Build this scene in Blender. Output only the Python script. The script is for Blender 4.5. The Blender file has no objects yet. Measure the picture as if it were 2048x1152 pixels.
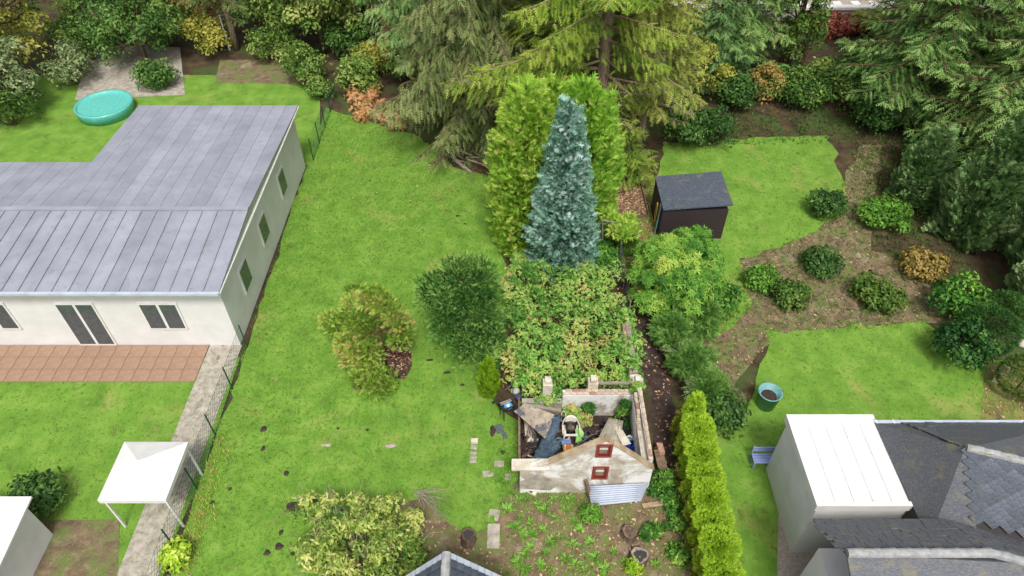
import bpy, math
import numpy as np
from mathutils import Vector, Matrix
from mathutils.geometry import tessellate_polygon

# ------------------------------------------------------------------ camera, world, sun, exposure
H, PITCH, FPX = 21.65, 44.5, 1400.0
scene = bpy.context.scene
COL = scene.collection
cam_d = bpy.data.cameras.new('camera'); cam = bpy.data.objects.new('camera', cam_d); COL.objects.link(cam)
cam.location = (0, 0, H); cam.rotation_euler = (math.radians(90 - PITCH), 0, 0)
cam_d.sensor_width = 36; cam_d.lens = 36 * FPX / 2048; cam_d.clip_end = 600
scene.camera = cam
w = bpy.data.worlds.new('World'); scene.world = w; w.use_nodes = True
nt = w.node_tree; nt.nodes.clear()
sky = nt.nodes.new('ShaderNodeTexSky'); sky.sky_type = 'NISHITA'; sky.sun_disc = False
SUN_EL, SUN_AZ = math.radians(58), math.radians(172)     # azimuth clockwise from +Y
sky.sun_elevation = SUN_EL; sky.sun_rotation = SUN_AZ
sky.air_density = 1.0; sky.dust_density = 4.0; sky.ozone_density = 1.0
hs = nt.nodes.new('ShaderNodeHueSaturation'); hs.inputs['Saturation'].default_value = 0.25   # overcast: nearly grey
bg = nt.nodes.new('ShaderNodeBackground'); bg.inputs['Strength'].default_value = 0.095
wo = nt.nodes.new('ShaderNodeOutputWorld')
nt.links.new(sky.outputs[0], hs.inputs['Color']); nt.links.new(hs.outputs[0], bg.inputs['Color']); nt.links.new(bg.outputs[0], wo.inputs['Surface'])
sun_d = bpy.data.lights.new('sun', 'SUN'); sun = bpy.data.objects.new('sun', sun_d); COL.objects.link(sun)
sun_d.energy = 1.5; sun_d.angle = math.radians(11); sun_d.color = (1.0, 0.96, 0.9)
sd = Vector((math.sin(SUN_AZ) * math.cos(SUN_EL), math.cos(SUN_AZ) * math.cos(SUN_EL), math.sin(SUN_EL)))
sun.rotation_euler = sd.to_track_quat('Z', 'Y').to_euler(); sun.location = sd * 80
scene.view_settings.view_transform = 'Standard'; scene.view_settings.look = 'None'
scene.view_settings.gamma = 1; scene.view_settings.use_curve_mapping = False
scene.view_settings.exposure = 0.92

# ------------------------------------------------------------------ photograph pixel -> place
_p = math.radians(PITCH); _fw = np.array([0, math.cos(_p), -math.sin(_p)]); _up = np.array([0, math.sin(_p), math.cos(_p)])
def ray(px, py):
    return _fw + np.array([1, 0, 0]) * (px - 1024) / FPX - _up * (py - 576) / FPX
def gp(px, py, z=0.0):                                   # where the pixel's ray meets height z
    d = ray(px, py); t = (z - H) / d[2]; return np.array([0, 0, H]) + d * t
def yp(px, py, Y):                                       # where it meets the upright plane at depth Y
    d = ray(px, py); t = Y / d[1]; return np.array([0, 0, H]) + d * t
def ztop(Y, py): return yp(1024, py, Y)[2]

rng = np.random.default_rng(7)
def srgb(*c):
    c = np.array(c, float) / 255
    return tuple(np.where(c <= .04045, c / 12.92, ((c + .055) / 1.055) ** 2.4))

# ------------------------------------------------------------------ materials
MATS = {}
def _new(name):
    m = bpy.data.materials.new(name); m.use_nodes = True; t = m.node_tree; t.nodes.clear()
    out = t.nodes.new('ShaderNodeOutputMaterial'); b = t.nodes.new('ShaderNodeBsdfPrincipled')
    t.links.new(b.outputs[0], out.inputs['Surface']); MATS[name] = m
    return m, t, b, out
def ramp(t, fac, stops):
    r = t.nodes.new('ShaderNodeValToRGB'); e = r.color_ramp.elements
    while len(e) < len(stops): e.new(.5)
    for k, (p, c) in enumerate(stops): e[k].position = p; e[k].color = (*c[:3], 1)
    t.links.new(fac, r.inputs[0]); return r.outputs[0]
def noise(t, scale, detail=5, rough=.6, coord='Object', stretch=None, dist=0):
    tc = t.nodes.new('ShaderNodeTexCoord'); n = t.nodes.new('ShaderNodeTexNoise')
    n.inputs['Scale'].default_value = scale; n.inputs['Detail'].default_value = detail
    n.inputs['Roughness'].default_value = rough; n.inputs['Distortion'].default_value = dist
    if stretch:
        mp = t.nodes.new('ShaderNodeMapping'); mp.inputs['Scale'].default_value = stretch
        t.links.new(tc.outputs[coord], mp.inputs[0]); t.links.new(mp.outputs[0], n.inputs['Vector'])
    else: t.links.new(tc.outputs[coord], n.inputs['Vector'])
    return n.outputs['Fac']
def bump(t, b, fac, strength=.3, dist=.02):
    bp = t.nodes.new('ShaderNodeBump'); bp.inputs['Strength'].default_value = strength; bp.inputs['Distance'].default_value = dist
    t.links.new(fac, bp.inputs['Height']); t.links.new(bp.outputs[0], b.inputs['Normal'])
def mixc(t, fac, a, b_):
    m = t.nodes.new('ShaderNodeMix'); m.data_type = 'RGBA'; t.links.new(fac, m.inputs[0])
    for s, v in ((6, a), (7, b_)):
        if isinstance(v, tuple): m.inputs[s].default_value = (*v[:3], 1)
        else: t.links.new(v, m.inputs[s])
    return m.outputs[2]
def surf(name, stops, scale=3, rough=.85, bmp=.3, bdist=.02, detail=6, metal=0, stretch=None, scale2=None, mix2=None, spec=.3, each=0):
    """noise -> ramp colours, optional second patch layer mix2=(lo,hi,colour,scale)"""
    m, t, b, o = _new(name)
    n = noise(t, scale, detail, .62, stretch=stretch)
    c = ramp(t, n, stops)
    for mx in (mix2 or []):
        n2 = noise(t, mx[3], 5, .65, dist=.6)
        f = ramp(t, n2, [(mx[0], (0, 0, 0)), (mx[1], (1, 1, 1))]); c = mixc(t, f, c, mx[2])
    if each:                                             # every piece its own shade
        oi = t.nodes.new('ShaderNodeObjectInfo'); mr = t.nodes.new('ShaderNodeMapRange'); mr.inputs['To Min'].default_value = 1 - each; mr.inputs['To Max'].default_value = 1 + each * .6
        t.links.new(oi.outputs['Random'], mr.inputs['Value']); vm = t.nodes.new('ShaderNodeVectorMath'); vm.operation = 'SCALE'; t.links.new(c, vm.inputs[0]); t.links.new(mr.outputs[0], vm.inputs['Scale']); c = vm.outputs[0]
    t.links.new(c, b.inputs['Base Color']); b.inputs['Roughness'].default_value = rough
    b.inputs['Metallic'].default_value = metal; b.inputs['Specular IOR Level'].default_value = spec
    if bmp: bump(t, b, noise(t, scale2 or scale * 6, 5), bmp, bdist)
    return m
def plain(name, c, rough=.5, metal=0, var=.12, spec=.4):
    c = np.array(c)
    return surf(name, [(.3, tuple(c * (1 - var * 1.5))), (.7, tuple(np.minimum(c * (1 + var), .95)))], 6, rough, .12, .004, metal=metal, spec=spec)
def leafmat(name, stops, trans=.3, rough=.55, spec=.25):
    m, t, b, o = _new(name)
    a = t.nodes.new('ShaderNodeAttribute'); a.attribute_name = 'tint'
    c = ramp(t, a.outputs['Fac'], stops)
    t.links.new(c, b.inputs['Base Color']); b.inputs['Roughness'].default_value = rough; b.inputs['Specular IOR Level'].default_value = spec
    tr = t.nodes.new('ShaderNodeBsdfTranslucent'); t.links.new(c, tr.inputs['Color'])
    mx = t.nodes.new('ShaderNodeMixShader'); mx.inputs[0].default_value = trans
    t.links.new(b.outputs[0], mx.inputs[1]); t.links.new(tr.outputs[0], mx.inputs[2]); t.links.new(mx.outputs[0], o.inputs['Surface'])
    return m
def pal(*cols):
    n = len(cols); return [(k / (n - 1), srgb(*c)) for k, c in enumerate(cols)]

# ------------------------------------------------------------------ objects
def tag(o, label=None, cat=None, group=None, kind=None):
    if label: o['label'] = label
    if cat: o['category'] = cat
    if group: o['group'] = group
    if kind: o['kind'] = kind
    return o
def thing(name, label, cat, loc, group=None):
    o = bpy.data.objects.new(name, None); COL.objects.link(o); o.location = [float(v) for v in loc]; o.empty_display_size = .2
    return tag(o, label, cat, group)
def rootloc(p):
    v = Vector((0, 0, 0))
    while p is not None: v += p.location; p = p.parent
    return np.array(v)
def link(name, me, mat, parent=None):
    o = bpy.data.objects.new(name, me); COL.objects.link(o)
    if mat and not me.materials: me.materials.append(mat)
    if parent: o.parent = parent
    return o
class MB:
    """collects shapes; .build() links them as one mesh, in world coordinates"""
    def __init__(s): s.v = []; s.f = []
    def add(s, v, f):
        n = len(s.v); s.v += [tuple(map(float, q)) for q in v]; s.f += [tuple(n + i for i in q) for q in f]; return s
    def box(s, lo, hi, rz=0, piv=None, jit=0):
        lo = np.array(lo, float); hi = np.array(hi, float); c = (lo + hi) / 2
        v = np.array([[(lo, hi)[i][0], (lo, hi)[j][1], (lo, hi)[k][2]] for i in (0, 1) for j in (0, 1) for k in (0, 1)])
        if jit: v = v + rng.uniform(-jit, jit, v.shape)
        if rz:
            pv = c if piv is None else np.array(piv); cs, sn = math.cos(rz), math.sin(rz); d = v - pv
            v = np.stack([d[:, 0] * cs - d[:, 1] * sn, d[:, 0] * sn + d[:, 1] * cs, d[:, 2]], 1) + pv
        return s.add(v, [(0, 1, 3, 2), (4, 6, 7, 5), (0, 4, 5, 1), (2, 3, 7, 6), (0, 2, 6, 4), (1, 5, 7, 3)])
    def obox(s, c, ax, ay, az):                         # oriented box: centre and half-axis vectors
        c, ax, ay, az = (np.array(q, float) for q in (c, ax, ay, az))
        v = [c + i * ax + j * ay + k * az for i in (-1, 1) for j in (-1, 1) for k in (-1, 1)]
        return s.add(v, [(0, 1, 3, 2), (4, 6, 7, 5), (0, 4, 5, 1), (2, 3, 7, 6), (0, 2, 6, 4), (1, 5, 7, 3)])
    def bar(s, a, b, wd, ht=None, up=(0, 0, 1)):
        a = np.array(a, float); b = np.array(b, float); d = b - a; L = np.linalg.norm(d); d /= L
        sd_ = np.cross(d, up); n = np.linalg.norm(sd_)
        sd_ = np.array([1., 0, 0]) if n < 1e-4 else sd_ / n
        u = np.cross(sd_, d); ht = ht or wd
        return s.obox((a + b) / 2, d * L / 2, sd_ * wd / 2, u * ht / 2)
    def tube(s, pts, rad, n=6, cap=True):
        pts = [np.array(q, float) for q in pts]; rad = rad if hasattr(rad, '__len__') else [rad] * len(pts)
        v = []; prev = None
        for i, p in enumerate(pts):
            d = pts[min(i + 1, len(pts) - 1)] - pts[max(i - 1, 0)]; d = d / max(np.linalg.norm(d), 1e-9)
            ref = np.array([0, 0, 1.]) if abs(d[2]) < .9 else np.array([1., 0, 0])
            if prev is None: x = np.cross(d, ref)
            else: x = prev - d * np.dot(prev, d)
            x /= max(np.linalg.norm(x), 1e-9); prev = x; y = np.cross(d, x)
            for k in range(n):
                a = 2 * math.pi * k / n; v.append(p + rad[i] * (math.cos(a) * x + math.sin(a) * y))
        f = [(i * n + k, i * n + (k + 1) % n, (i + 1) * n + (k + 1) % n, (i + 1) * n + k) for i in range(len(pts) - 1) for k in range(n)]
        if cap: f += [tuple(range(n))[::-1], tuple(range((len(pts) - 1) * n, len(pts) * n))]
        return s.add(v, f)
    def lathe(s, c, prof, n=20, sq=None):               # profile [(r,z)..] about the upright axis at c
        c = np.array(c, float); v = []
        for r, z in prof:
            for k in range(n):
                a = 2 * math.pi * k / n; v.append(c + np.array([r * math.cos(a), r * math.sin(a) * (sq or 1), z]))
        f = [(i * n + k, i * n + (k + 1) % n, (i + 1) * n + (k + 1) % n, (i + 1) * n + k) for i in range(len(prof) - 1) for k in range(n)]
        if prof[0][0] > 1e-4: f.append(tuple(range(n))[::-1])
        if prof[-1][0] > 1e-4: f.append(tuple(range((len(prof) - 1) * n, len(prof) * n)))
        return s.add(v, f)
    def plate(s, outer, holes, o, ux, uy, th):
        """flat plate with holes: 2d outlines placed at o + x*ux + y*uy, thickness th along ux x uy"""
        o, ux, uy = (np.array(q, float) for q in (o, ux, uy)); nz = np.cross(ux, uy); nz /= np.linalg.norm(nz)
        loops = [outer] + list(holes); flat = [q for l in loops for q in l]
        tr = tessellate_polygon([[Vector((a, b, 0)) for a, b in l] for l in loops])
        top = [o + a * ux + b * uy for a, b in flat]; bot = [q - nz * th for q in top]; N = len(flat)
        f = []
        for a, b, c in tr:
            pa, pb, pc = (np.array(flat[i]) for i in (a, b, c))
            if (pb[0] - pa[0]) * (pc[1] - pa[1]) - (pb[1] - pa[1]) * (pc[0] - pa[0]) < 0: b, c = c, b
            f += [(a, b, c), (N + a, N + c, N + b)]
        k = 0
        for l in loops:
            m = len(l); f += [(k + (i + 1) % m, k + i, N + k + i, N + k + (i + 1) % m) for i in range(m)]; k += m
        return s.add(top + bot, f)
    def sheet(s, grid, th):                             # grid [rows][cols] of points -> thickened sheet
        g = np.array(grid, float); R, C = g.shape[:2]
        du = np.gradient(g, axis=1); dv = np.gradient(g, axis=0); n = np.cross(du, dv); n /= np.maximum(np.linalg.norm(n, axis=2, keepdims=True), 1e-9)
        b = g - n * th; v = list(g.reshape(-1, 3)) + list(b.reshape(-1, 3)); N = R * C; f = []
        for i in range(R - 1):
            for j in range(C - 1):
                q = (i * C + j, i * C + j + 1, (i + 1) * C + j + 1, (i + 1) * C + j); f += [q, tuple(N + x for x in q[::-1])]
        rim = [j for j in range(C)] + [i * C + C - 1 for i in range(1, R)] + [(R - 1) * C + j for j in range(C - 2, -1, -1)] + [i * C for i in range(R - 2, 0, -1)]
        f += [(rim[(i + 1) % len(rim)], rim[i], N + rim[i], N + rim[(i + 1) % len(rim)]) for i in range(len(rim))]
        return s.add(v, f)
    def build(s, name, mat, parent=None, smooth=False, bevel=0):
        off = rootloc(parent); me = bpy.data.meshes.new(name)
        me.from_pydata([tuple(np.array(q) - off) for q in s.v], [], s.f); me.update()
        if smooth: me.polygons.foreach_set('use_smooth', [True] * len(me.polygons))
        o = link(name, me, mat, parent)
        if bevel:
            md = o.modifiers.new('bevel', 'BEVEL'); md.width = bevel; md.segments = 2; md.limit_method = 'ANGLE'
        return o
def single(name, mb, mat, label, cat, group=None, smooth=False, bevel=0):
    """a thing that is one mesh, its origin at its base centre"""
    v = np.array(mb.v); c = np.array([v[:, 0].mean(), v[:, 1].mean(), v[:, 2].min()]); mb.v = [tuple(q - c) for q in v]
    o = mb.build(name, mat, None, smooth, bevel); o.location = [float(q) for q in c]; return tag(o, label, cat, group)

# ------------------------------------------------------------------ foliage
def unit(a): return a / np.maximum(np.linalg.norm(a, axis=-1, keepdims=True), 1e-9)
def T(v, f): return np.array(v, float), np.array(f, int)
T_LEAF = T([(0, 0, 0), (.27, .42, .07), (0, 1, -.05), (-.27, .42, .07)], [(0, 1, 2), (0, 2, 3)])
T_LONG = T([(0, 0, 0), (.15, .45, .05), (0, 1, -.1), (-.15, .45, .05)], [(0, 1, 2), (0, 2, 3)])
def frond(nl, wid, spread, ln, droop=.1, taper=.7, cup=.06):
    V = [(0, 0, 0), (wid * .35, .5, cup), (0, 1, -droop), (-wid * .35, .5, cup)]; F = [(0, 1, 2), (0, 2, 3)]
    for k in range(nl):
        t = .1 + .72 * k / max(nl - 1, 1); l = ln * (1 - taper * t)
        for sgn in (-1, 1):
            n = len(V); a = spread
            V += [(0, t - wid * .3, 0), (0, t + wid * .5, 0), (sgn * l * math.sin(a), t + l * math.cos(a), -droop * l * 1.5 + cup)]
            F.append((n, n + 1, n + 2) if sgn < 0 else (n, n + 2, n + 1))
    return T(V, F)
T_FROND = frond(4, .26, .85, .62)
T_FAN = frond(3, .34, .6, .75, .05, .5)
T_TWIG = frond(4, .15, .95, .5, .16, .75, .02)
T_SPRIG = frond(4, .17, .8, .55, .05, .6)
def compound(nl, tm, r0, ang, up=.0):
    V = []; F = []
    for k in range(nl):
        a = ang[k]; R = np.array([[math.cos(a), -math.sin(a), 0], [math.sin(a), math.cos(a), 0], [0, 0, 1]])
        v = (tm[0] * r0) @ R.T; v[:, 2] += up * v[:, 1].clip(0); n = sum(len(q) for q in V)
        V.append(v); F.append(tm[1] + n)
    return np.vstack(V), np.vstack(F)
T_TRI = compound(3, T([(0, .05, 0), (.36, .5, .06), (0, 1, -.06), (-.36, .5, .06)], [(0, 1, 2), (0, 2, 3)]), .62, (0, 1.35, -1.35))
T_WHORL = compound(6, T_LONG, 1, [k * math.pi / 3 + .2 * (k % 2) for k in range(6)])
T_STAR = compound(7, T([(0, 0, 0), (.12, .5, .22), (0, 1, .1), (-.12, .5, .22)], [(0, 1, 2), (0, 2, 3)]), 1, [k * 2 * math.pi / 7 for k in range(7)])
def tuft(nb):
    r = np.random.default_rng(3); V = []; F = []
    for k in range(nb):
        a = r.uniform(0, 6.28); l = r.uniform(.3, 1); q = r.uniform(.35, 1); wd = .11
        d = np.array([math.cos(a), math.sin(a)]); s_ = np.array([-d[1], d[0]]) * wd; n = len(V); o = d * .2 * r.uniform(0, 1)
        V += [(o[0] + s_[0], 0, o[1] + s_[1]), (o[0] - s_[0], 0, o[1] - s_[1]), (o[0] + d[0] * l * .9, q, o[1] + d[1] * l * .9)]; F.append((n, n + 1, n + 2))
    return T(V, F)
T_TUFT = tuft(4)
class Leafs:
    def __init__(s): s.V = []; s.F = []; s.T = []; s.n = 0
    def add(s, tm, pos, axis, nrm, scale, tint):
        tv, tf = tm; N = len(pos)
        if N == 0: return s
        scale = np.broadcast_to(np.asarray(scale, float), (N,)); y = unit(axis); x = unit(np.cross(y, nrm)); z = np.cross(x, y); sc = scale[:, None, None]
        V = pos[:, None, :] + sc * (tv[None, :, 0:1] * x[:, None] + tv[None, :, 1:2] * y[:, None] + tv[None, :, 2:3] * z[:, None])
        F = tf[None] + (s.n + np.arange(N) * len(tv))[:, None, None]
        s.V.append(V.reshape(-1, 3)); s.F.append(F.reshape(-1, 3)); s.T.append(np.repeat(np.clip(tint, 0, 1), len(tv))); s.n += N * len(tv)
        return s
    def build(s, name, mat, parent=None, kind=None):
        V = (np.vstack(s.V) - rootloc(parent)).astype(np.float32); F = np.vstack(s.F).astype(np.int32); tt = np.concatenate(s.T).astype(np.float32)
        me = bpy.data.meshes.new(name); me.vertices.add(len(V)); me.vertices.foreach_set('co', V.ravel())
        me.loops.add(F.size); me.loops.foreach_set('vertex_index', F.ravel()); me.polygons.add(len(F))
        me.polygons.foreach_set('loop_start', np.arange(0, F.size, 3, dtype=np.int32))
        me.attributes.new('tint', 'FLOAT', 'POINT').data.foreach_set('value', tt); me.update(calc_edges=True)
        o = link(name, me, mat, parent)
        if kind: o['kind'] = kind
        return o
def rnd(n, s=1.0): return rng.normal(0, s, (n, 3))
Z3 = np.array([0, 0, 1.])
def lump(p, k, seed=0):                                  # smooth pseudo-random field, about -1..1
    a = np.asarray(p) * k; s_ = seed * 1.7
    return (np.sin(a[..., 0] + 1.3 * np.sin(a[..., 1] * .8 + s_) + s_) + np.sin(a[..., 1] * 1.13 + 1.1 * np.sin(a[..., 2] * .9 + 2 * s_) + 2.1) + np.sin(a[..., 2] * 1.07 + 1.2 * np.sin(a[..., 0] * 1.2) + 4.2 + s_)) / 3
def column(L, base, h, prof, n, tm, size, up=.8, out=.6, bumps=50, amp=.16, bw=.28, depth=.22, rag=.3, tc=.5, ts=.2, t0=0.02, sq=1.0):
    """upright dense conifer: fronds on a lumpy surface of revolution"""
    t = rng.uniform(t0, 1, n * 3); pr = prof(t); keep = rng.uniform(0, pr.max() * 1.02, n * 3) < pr + .05; t = t[keep][:n]; n = len(t)
    th = rng.uniform(0, 2 * math.pi, n); bt = rng.uniform(0, 1, bumps); bth = rng.uniform(0, 2 * math.pi, bumps); ba = rng.uniform(.4, 1, bumps)
    dth = np.abs((th[:, None] - bth + math.pi) % (2 * math.pi) - math.pi) * prof(t)[:, None]; dt = (t[:, None] - bt) * h
    rr = np.max(prof(bt)) * bw; bf = np.max(ba * np.exp(-(dth ** 2 + (dt * .6) ** 2) / rr ** 2), axis=1)
    r = prof(t) * (1 - amp + 2 * amp * bf) * (1 - depth * rng.uniform(0, 1, n) ** 2)
    o = np.stack([np.cos(th), np.sin(th) * sq, np.zeros(n)], 1); pos = np.asarray(base) + o * r[:, None]; pos[:, 2] += t * h
    ax = o * out + Z3 * up + rnd(n, rag); nr = o + rnd(n, .7)
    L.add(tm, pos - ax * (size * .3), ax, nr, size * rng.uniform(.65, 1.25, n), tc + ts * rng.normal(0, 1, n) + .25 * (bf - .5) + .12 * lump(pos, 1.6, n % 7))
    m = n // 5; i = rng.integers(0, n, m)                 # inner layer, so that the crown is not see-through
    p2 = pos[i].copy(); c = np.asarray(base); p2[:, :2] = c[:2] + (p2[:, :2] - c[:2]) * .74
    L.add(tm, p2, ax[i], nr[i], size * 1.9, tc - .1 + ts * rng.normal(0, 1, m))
    return L
def clump_centres(c, r, K, lo=.55, hi=.92, zmin=-.45):
    d = unit(rnd(K * 3)); d = d[d[:, 2] > zmin][:K]; return np.asarray(c) + d * np.asarray(r) * rng.uniform(lo, hi, len(d))[:, None]
def clumps(L, cen, rad, per, tm, size, mode='leaf', up=.4, tc=.5, ts=.18, cl=.15, flat=.85, rag=.5, zmin=-.6):
    K = len(cen); rad = np.broadcast_to(np.asarray(rad, float), (K,)); ci = np.repeat(np.arange(K), per); n = len(ci)
    d = unit(rnd(n)); d[:, 2] = np.where(d[:, 2] < zmin, -d[:, 2], d[:, 2]); q = d.copy(); q[:, 2] *= flat
    rr = rad[ci] * (1 - .5 * rng.uniform(0, 1, n) ** 2.2) * (1 + .18 * lump(d, 4.0, 3)); pos = cen[ci] + q * rr[:, None]
    ct = rng.normal(0, cl, K)[ci]
    if mode == 'leaf':
        nr = d + Z3 * up + rnd(n, rag); ax = np.cross(nr, rnd(n)) - Z3 * .25
    else:
        ax = d + Z3 * up + rnd(n, rag * .7); nr = Z3 * .7 + rnd(n, .6)
    L.add(tm, pos, ax, nr, size * rng.uniform(.65, 1.3, n), tc + ct + ts * rng.normal(0, 1, n))
    return L
def limbs(mb, base, tops, r0, wig=.12, n=5):
    base = np.asarray(base, float)
    for tp in tops:
        tp = np.asarray(tp, float); pts = []
        for i in range(5):
            s_ = i / 4; p = base + (tp - base) * s_; p = p + (rng.normal(0, wig, 3) * (0 < i < 4)); p[2] += .25 * math.sin(s_ * math.pi) * wig; pts.append(p)
        mb.tube(pts, [r0 * (1 - .75 * i / 4) for i in range(5)], n)
def spruce(name, label, base, h, z0, Lmax, mat, trunk_r, bark, whorl=.55, per=5, droop=.35, hang=.5, tsz=.36, tc=.5, ts=.16, group=None, prof=None, dens=1.0, dead=0, zmax=None, sway=None, lift=.1, gap=None):
    base = np.asarray(base, float); t = thing(name, label, 'tree', base, group)
    tb = MB(); hh = h if zmax is None else min(h, zmax + 1)
    tb.tube([base + Z3 * (h * s_) + np.array([.06 * math.sin(5 * s_), .05 * math.sin(7 * s_), 0]) for s_ in np.linspace(0, 1, 9)], [trunk_r * (1.12 - s_) + .015 for s_ in np.linspace(0, 1, 9)], 10)
    tb.build('trunk', bark, t, True)
    L = Leafs(); wb = MB(); z = z0; Pn = []; An = []; Nn = []; Tn = []; a0 = rng.uniform(0, 6.28)
    prof = prof or (lambda s_: (1 - s_) ** .8 * min(1, .55 + 3 * s_))
    while z < min(zmax or 1e9, h * .985):
        s_ = (z - z0) / (h - z0)
        for k in range(per):
            a0 += 2 * math.pi / per + rng.normal(0, .22); Lb = Lmax * prof(s_) * rng.uniform(.75, 1.15) + .15
            if sway is not None: Lb *= 1 + .35 * math.cos(a0 - sway)
            if gap and z < gap[2] and abs((a0 - gap[0] + math.pi) % (2 * math.pi) - math.pi) < gap[1]: Lb *= .3 if z > gap[2] * .6 else .55; isg = True
            else: isg = False
            d = np.array([math.cos(a0), math.sin(a0), 0]); sd_ = np.array([-d[1], d[0], 0]); zz = z + rng.uniform(-.2, .2); dr = droop * rng.uniform(.7, 1.3)
            f = lambda q: base + d * (Lb * q) + Z3 * (zz + Lb * (lift * q - dr * q ** 1.6 + .28 * dr * q ** 4))
            wb.tube([f(q) for q in (0, .25, .5, .75, 1)], [.018 + .012 * Lb * (1 - q) for q in (0, .25, .5, .75, 1)], 4, False)
            isdead = isg or rng.uniform() < dead * max(0, 1 - 2.5 * s_)
            m = max(3, int(Lb / .19 * dens)); bt = rng.normal(0, .1)
            for q in np.linspace(.14, 1, m):
                p = f(q); tg = unit(f(min(q + .03, 1)) - f(q - .03))
                for sg in (-1, 1):
                    l2 = min((.42 * Lb * (1.04 - q) ** .8 + .18) * rng.uniform(.6, 1.2), 1.35)
                    d2 = unit(tg * .65 + sg * sd_ * .8 - Z3 * hang * rng.uniform(.5, 1.3))
                    k2 = max(1, int(l2 / (tsz * .55)))
                    if isdead:
                        wb.tube([p, p + d2 * l2 * .8], [.012, .005], 3, False); k2 = 1 if rng.uniform() < .35 else 0
                    for r_ in range(k2):
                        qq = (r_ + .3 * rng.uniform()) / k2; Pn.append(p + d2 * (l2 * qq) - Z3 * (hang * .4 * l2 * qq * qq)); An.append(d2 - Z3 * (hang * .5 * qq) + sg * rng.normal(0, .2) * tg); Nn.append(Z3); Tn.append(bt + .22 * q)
                    if rng.uniform() < .5 * dens and not isdead: Pn.append(p + rng.normal(0, .03, 3)); An.append(tg + rng.normal(0, .3, 3)); Nn.append(Z3); Tn.append(bt + .25 * q)
        z += whorl * rng.uniform(.8, 1.2)
    Pn = np.array(Pn); n = len(Pn)
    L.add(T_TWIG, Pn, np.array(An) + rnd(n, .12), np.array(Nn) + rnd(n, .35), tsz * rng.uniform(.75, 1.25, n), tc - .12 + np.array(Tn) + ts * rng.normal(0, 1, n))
    wb.build('branches', bark, t)['kind'] = 'stuff'; L.build('crown', mat, t); return t
def broad(name, label, base, h, r, mat, bark, K=60, cr=.75, per=150, size=.2, group=None, zc=.62, tc=.5, tm=T_LEAF, trunk=.16, lo=.35, cl=.16, mode='leaf', ts=.18):
    """broadleaf tree: trunk, limbs, clumped crown"""
    base = np.asarray(base, float); t = thing(name, label, 'tree', base, group); c = base + Z3 * h * zc; rr = np.array([r, r, h * (1 - zc)])
    cen = clump_centres(c, rr, K, lo, .95, -.8); mb = MB()
    mb.tube([base, base + Z3 * h * .3 + rng.normal(0, .1, 3), c + rng.normal(0, .2, 3)], [trunk, trunk * .8, trunk * .4], 8); mb.build('trunk', bark, t, True)
    lb = MB(); limbs(lb, base + Z3 * h * .3, cen[::4], trunk * .45, .2); lb.build('branches', bark, t)['kind'] = 'stuff'
    L = Leafs(); clumps(L, cen, cr * rng.uniform(.7, 1.3, len(cen)), per, tm, size, mode, tc=tc, cl=cl, ts=ts); L.build('crown', mat, t); return t
def shrub(name, label, base, r, h, mat, bark, K=40, cr=.4, per=150, size=.12, tm=T_LEAF, mode='leaf', group=None, cat='shrub', zc=.5, tc=.5, lo=.5, up=.4, cl=.15, stems=9, cen=None, ts=.18, rag=.5):
    base = np.asarray(base, float); t = thing(name, label, cat, base, group)
    rr = np.array([r[0], r[1], h * (1 - zc)]) if hasattr(r, '__len__') else np.array([r, r, h * (1 - zc)])
    if cen is None: cen = clump_centres(base + Z3 * h * zc, np.maximum(rr - cr * .6, .1), K, lo, 1, -.9)
    cen = cen.copy(); cen[:, 2] = np.maximum(cen[:, 2], base[2] + cr * .55); mb = MB()
    limbs(mb, base + Z3 * .02, cen[:: max(1, len(cen) // stems)], .035, .08); mb.build('stems', bark, t)['kind'] = 'stuff'
    L = Leafs(); clumps(L, cen, cr * rng.uniform(.75, 1.25, len(cen)), per, tm, size, mode, up, tc, ts, cl, rag=rag); L.build('foliage', mat, t); return t
def twin(src, name, label, loc, rz, sc, group=None):
    """another plant of the same kind: a copy of the thing and of each part, turned and scaled"""
    r = src.copy(); r.name = name; COL.objects.link(r); r.location = [float(v) for v in loc]; r.rotation_euler = (0, 0, rz); r.scale = sc if hasattr(sc, '__len__') else (sc, sc, sc); tag(r, label, None, group)
    for ch in list(src.children):
        c = ch.copy(); COL.objects.link(c); c.parent = r
    return r
def inpoly(p, poly):
    x, y = p[:, 0], p[:, 1]; r = np.zeros(len(p), bool); q = np.asarray(poly)[:, :2]; j = len(q) - 1
    for i in range(len(q)):
        c = ((q[i, 1] > y) != (q[j, 1] > y)) & (x < (q[j, 0] - q[i, 0]) * (y - q[i, 1]) / (q[j, 1] - q[i, 1] + 1e-12) + q[i, 0]); r ^= c; j = i
    return r
def pts_in(poly, n):
    q = np.asarray(poly)[:, :2]; lo, hi = q.min(0), q.max(0); p = rng.uniform(lo, hi, (int(n * np.prod(hi - lo) / max(area(poly), .1)) + 5, 2)); p = p[inpoly(p, q)][:n]
    return np.column_stack([p, np.zeros(len(p))])
def area(poly):
    q = np.asarray(poly); x, y = q[:, 0], q[:, 1]; return abs(np.dot(x, np.roll(y, -1)) - np.dot(y, np.roll(x, -1))) / 2
def px(*pts, z=0.0): return [gp(a, b, z) for a, b in pts]
def ragged(poly, step=.5, amp=.12):                      # outline subdivided and made uneven
    out = []; q = [np.asarray(a)[:2] for a in poly]
    for i in range(len(q)):
        a, b = q[i], q[(i + 1) % len(q)]; n = max(1, int(np.linalg.norm(b - a) / step))
        for k in range(n):
            out.append(a + (b - a) * k / n + rng.normal(0, amp, 2))
    return out
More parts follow.
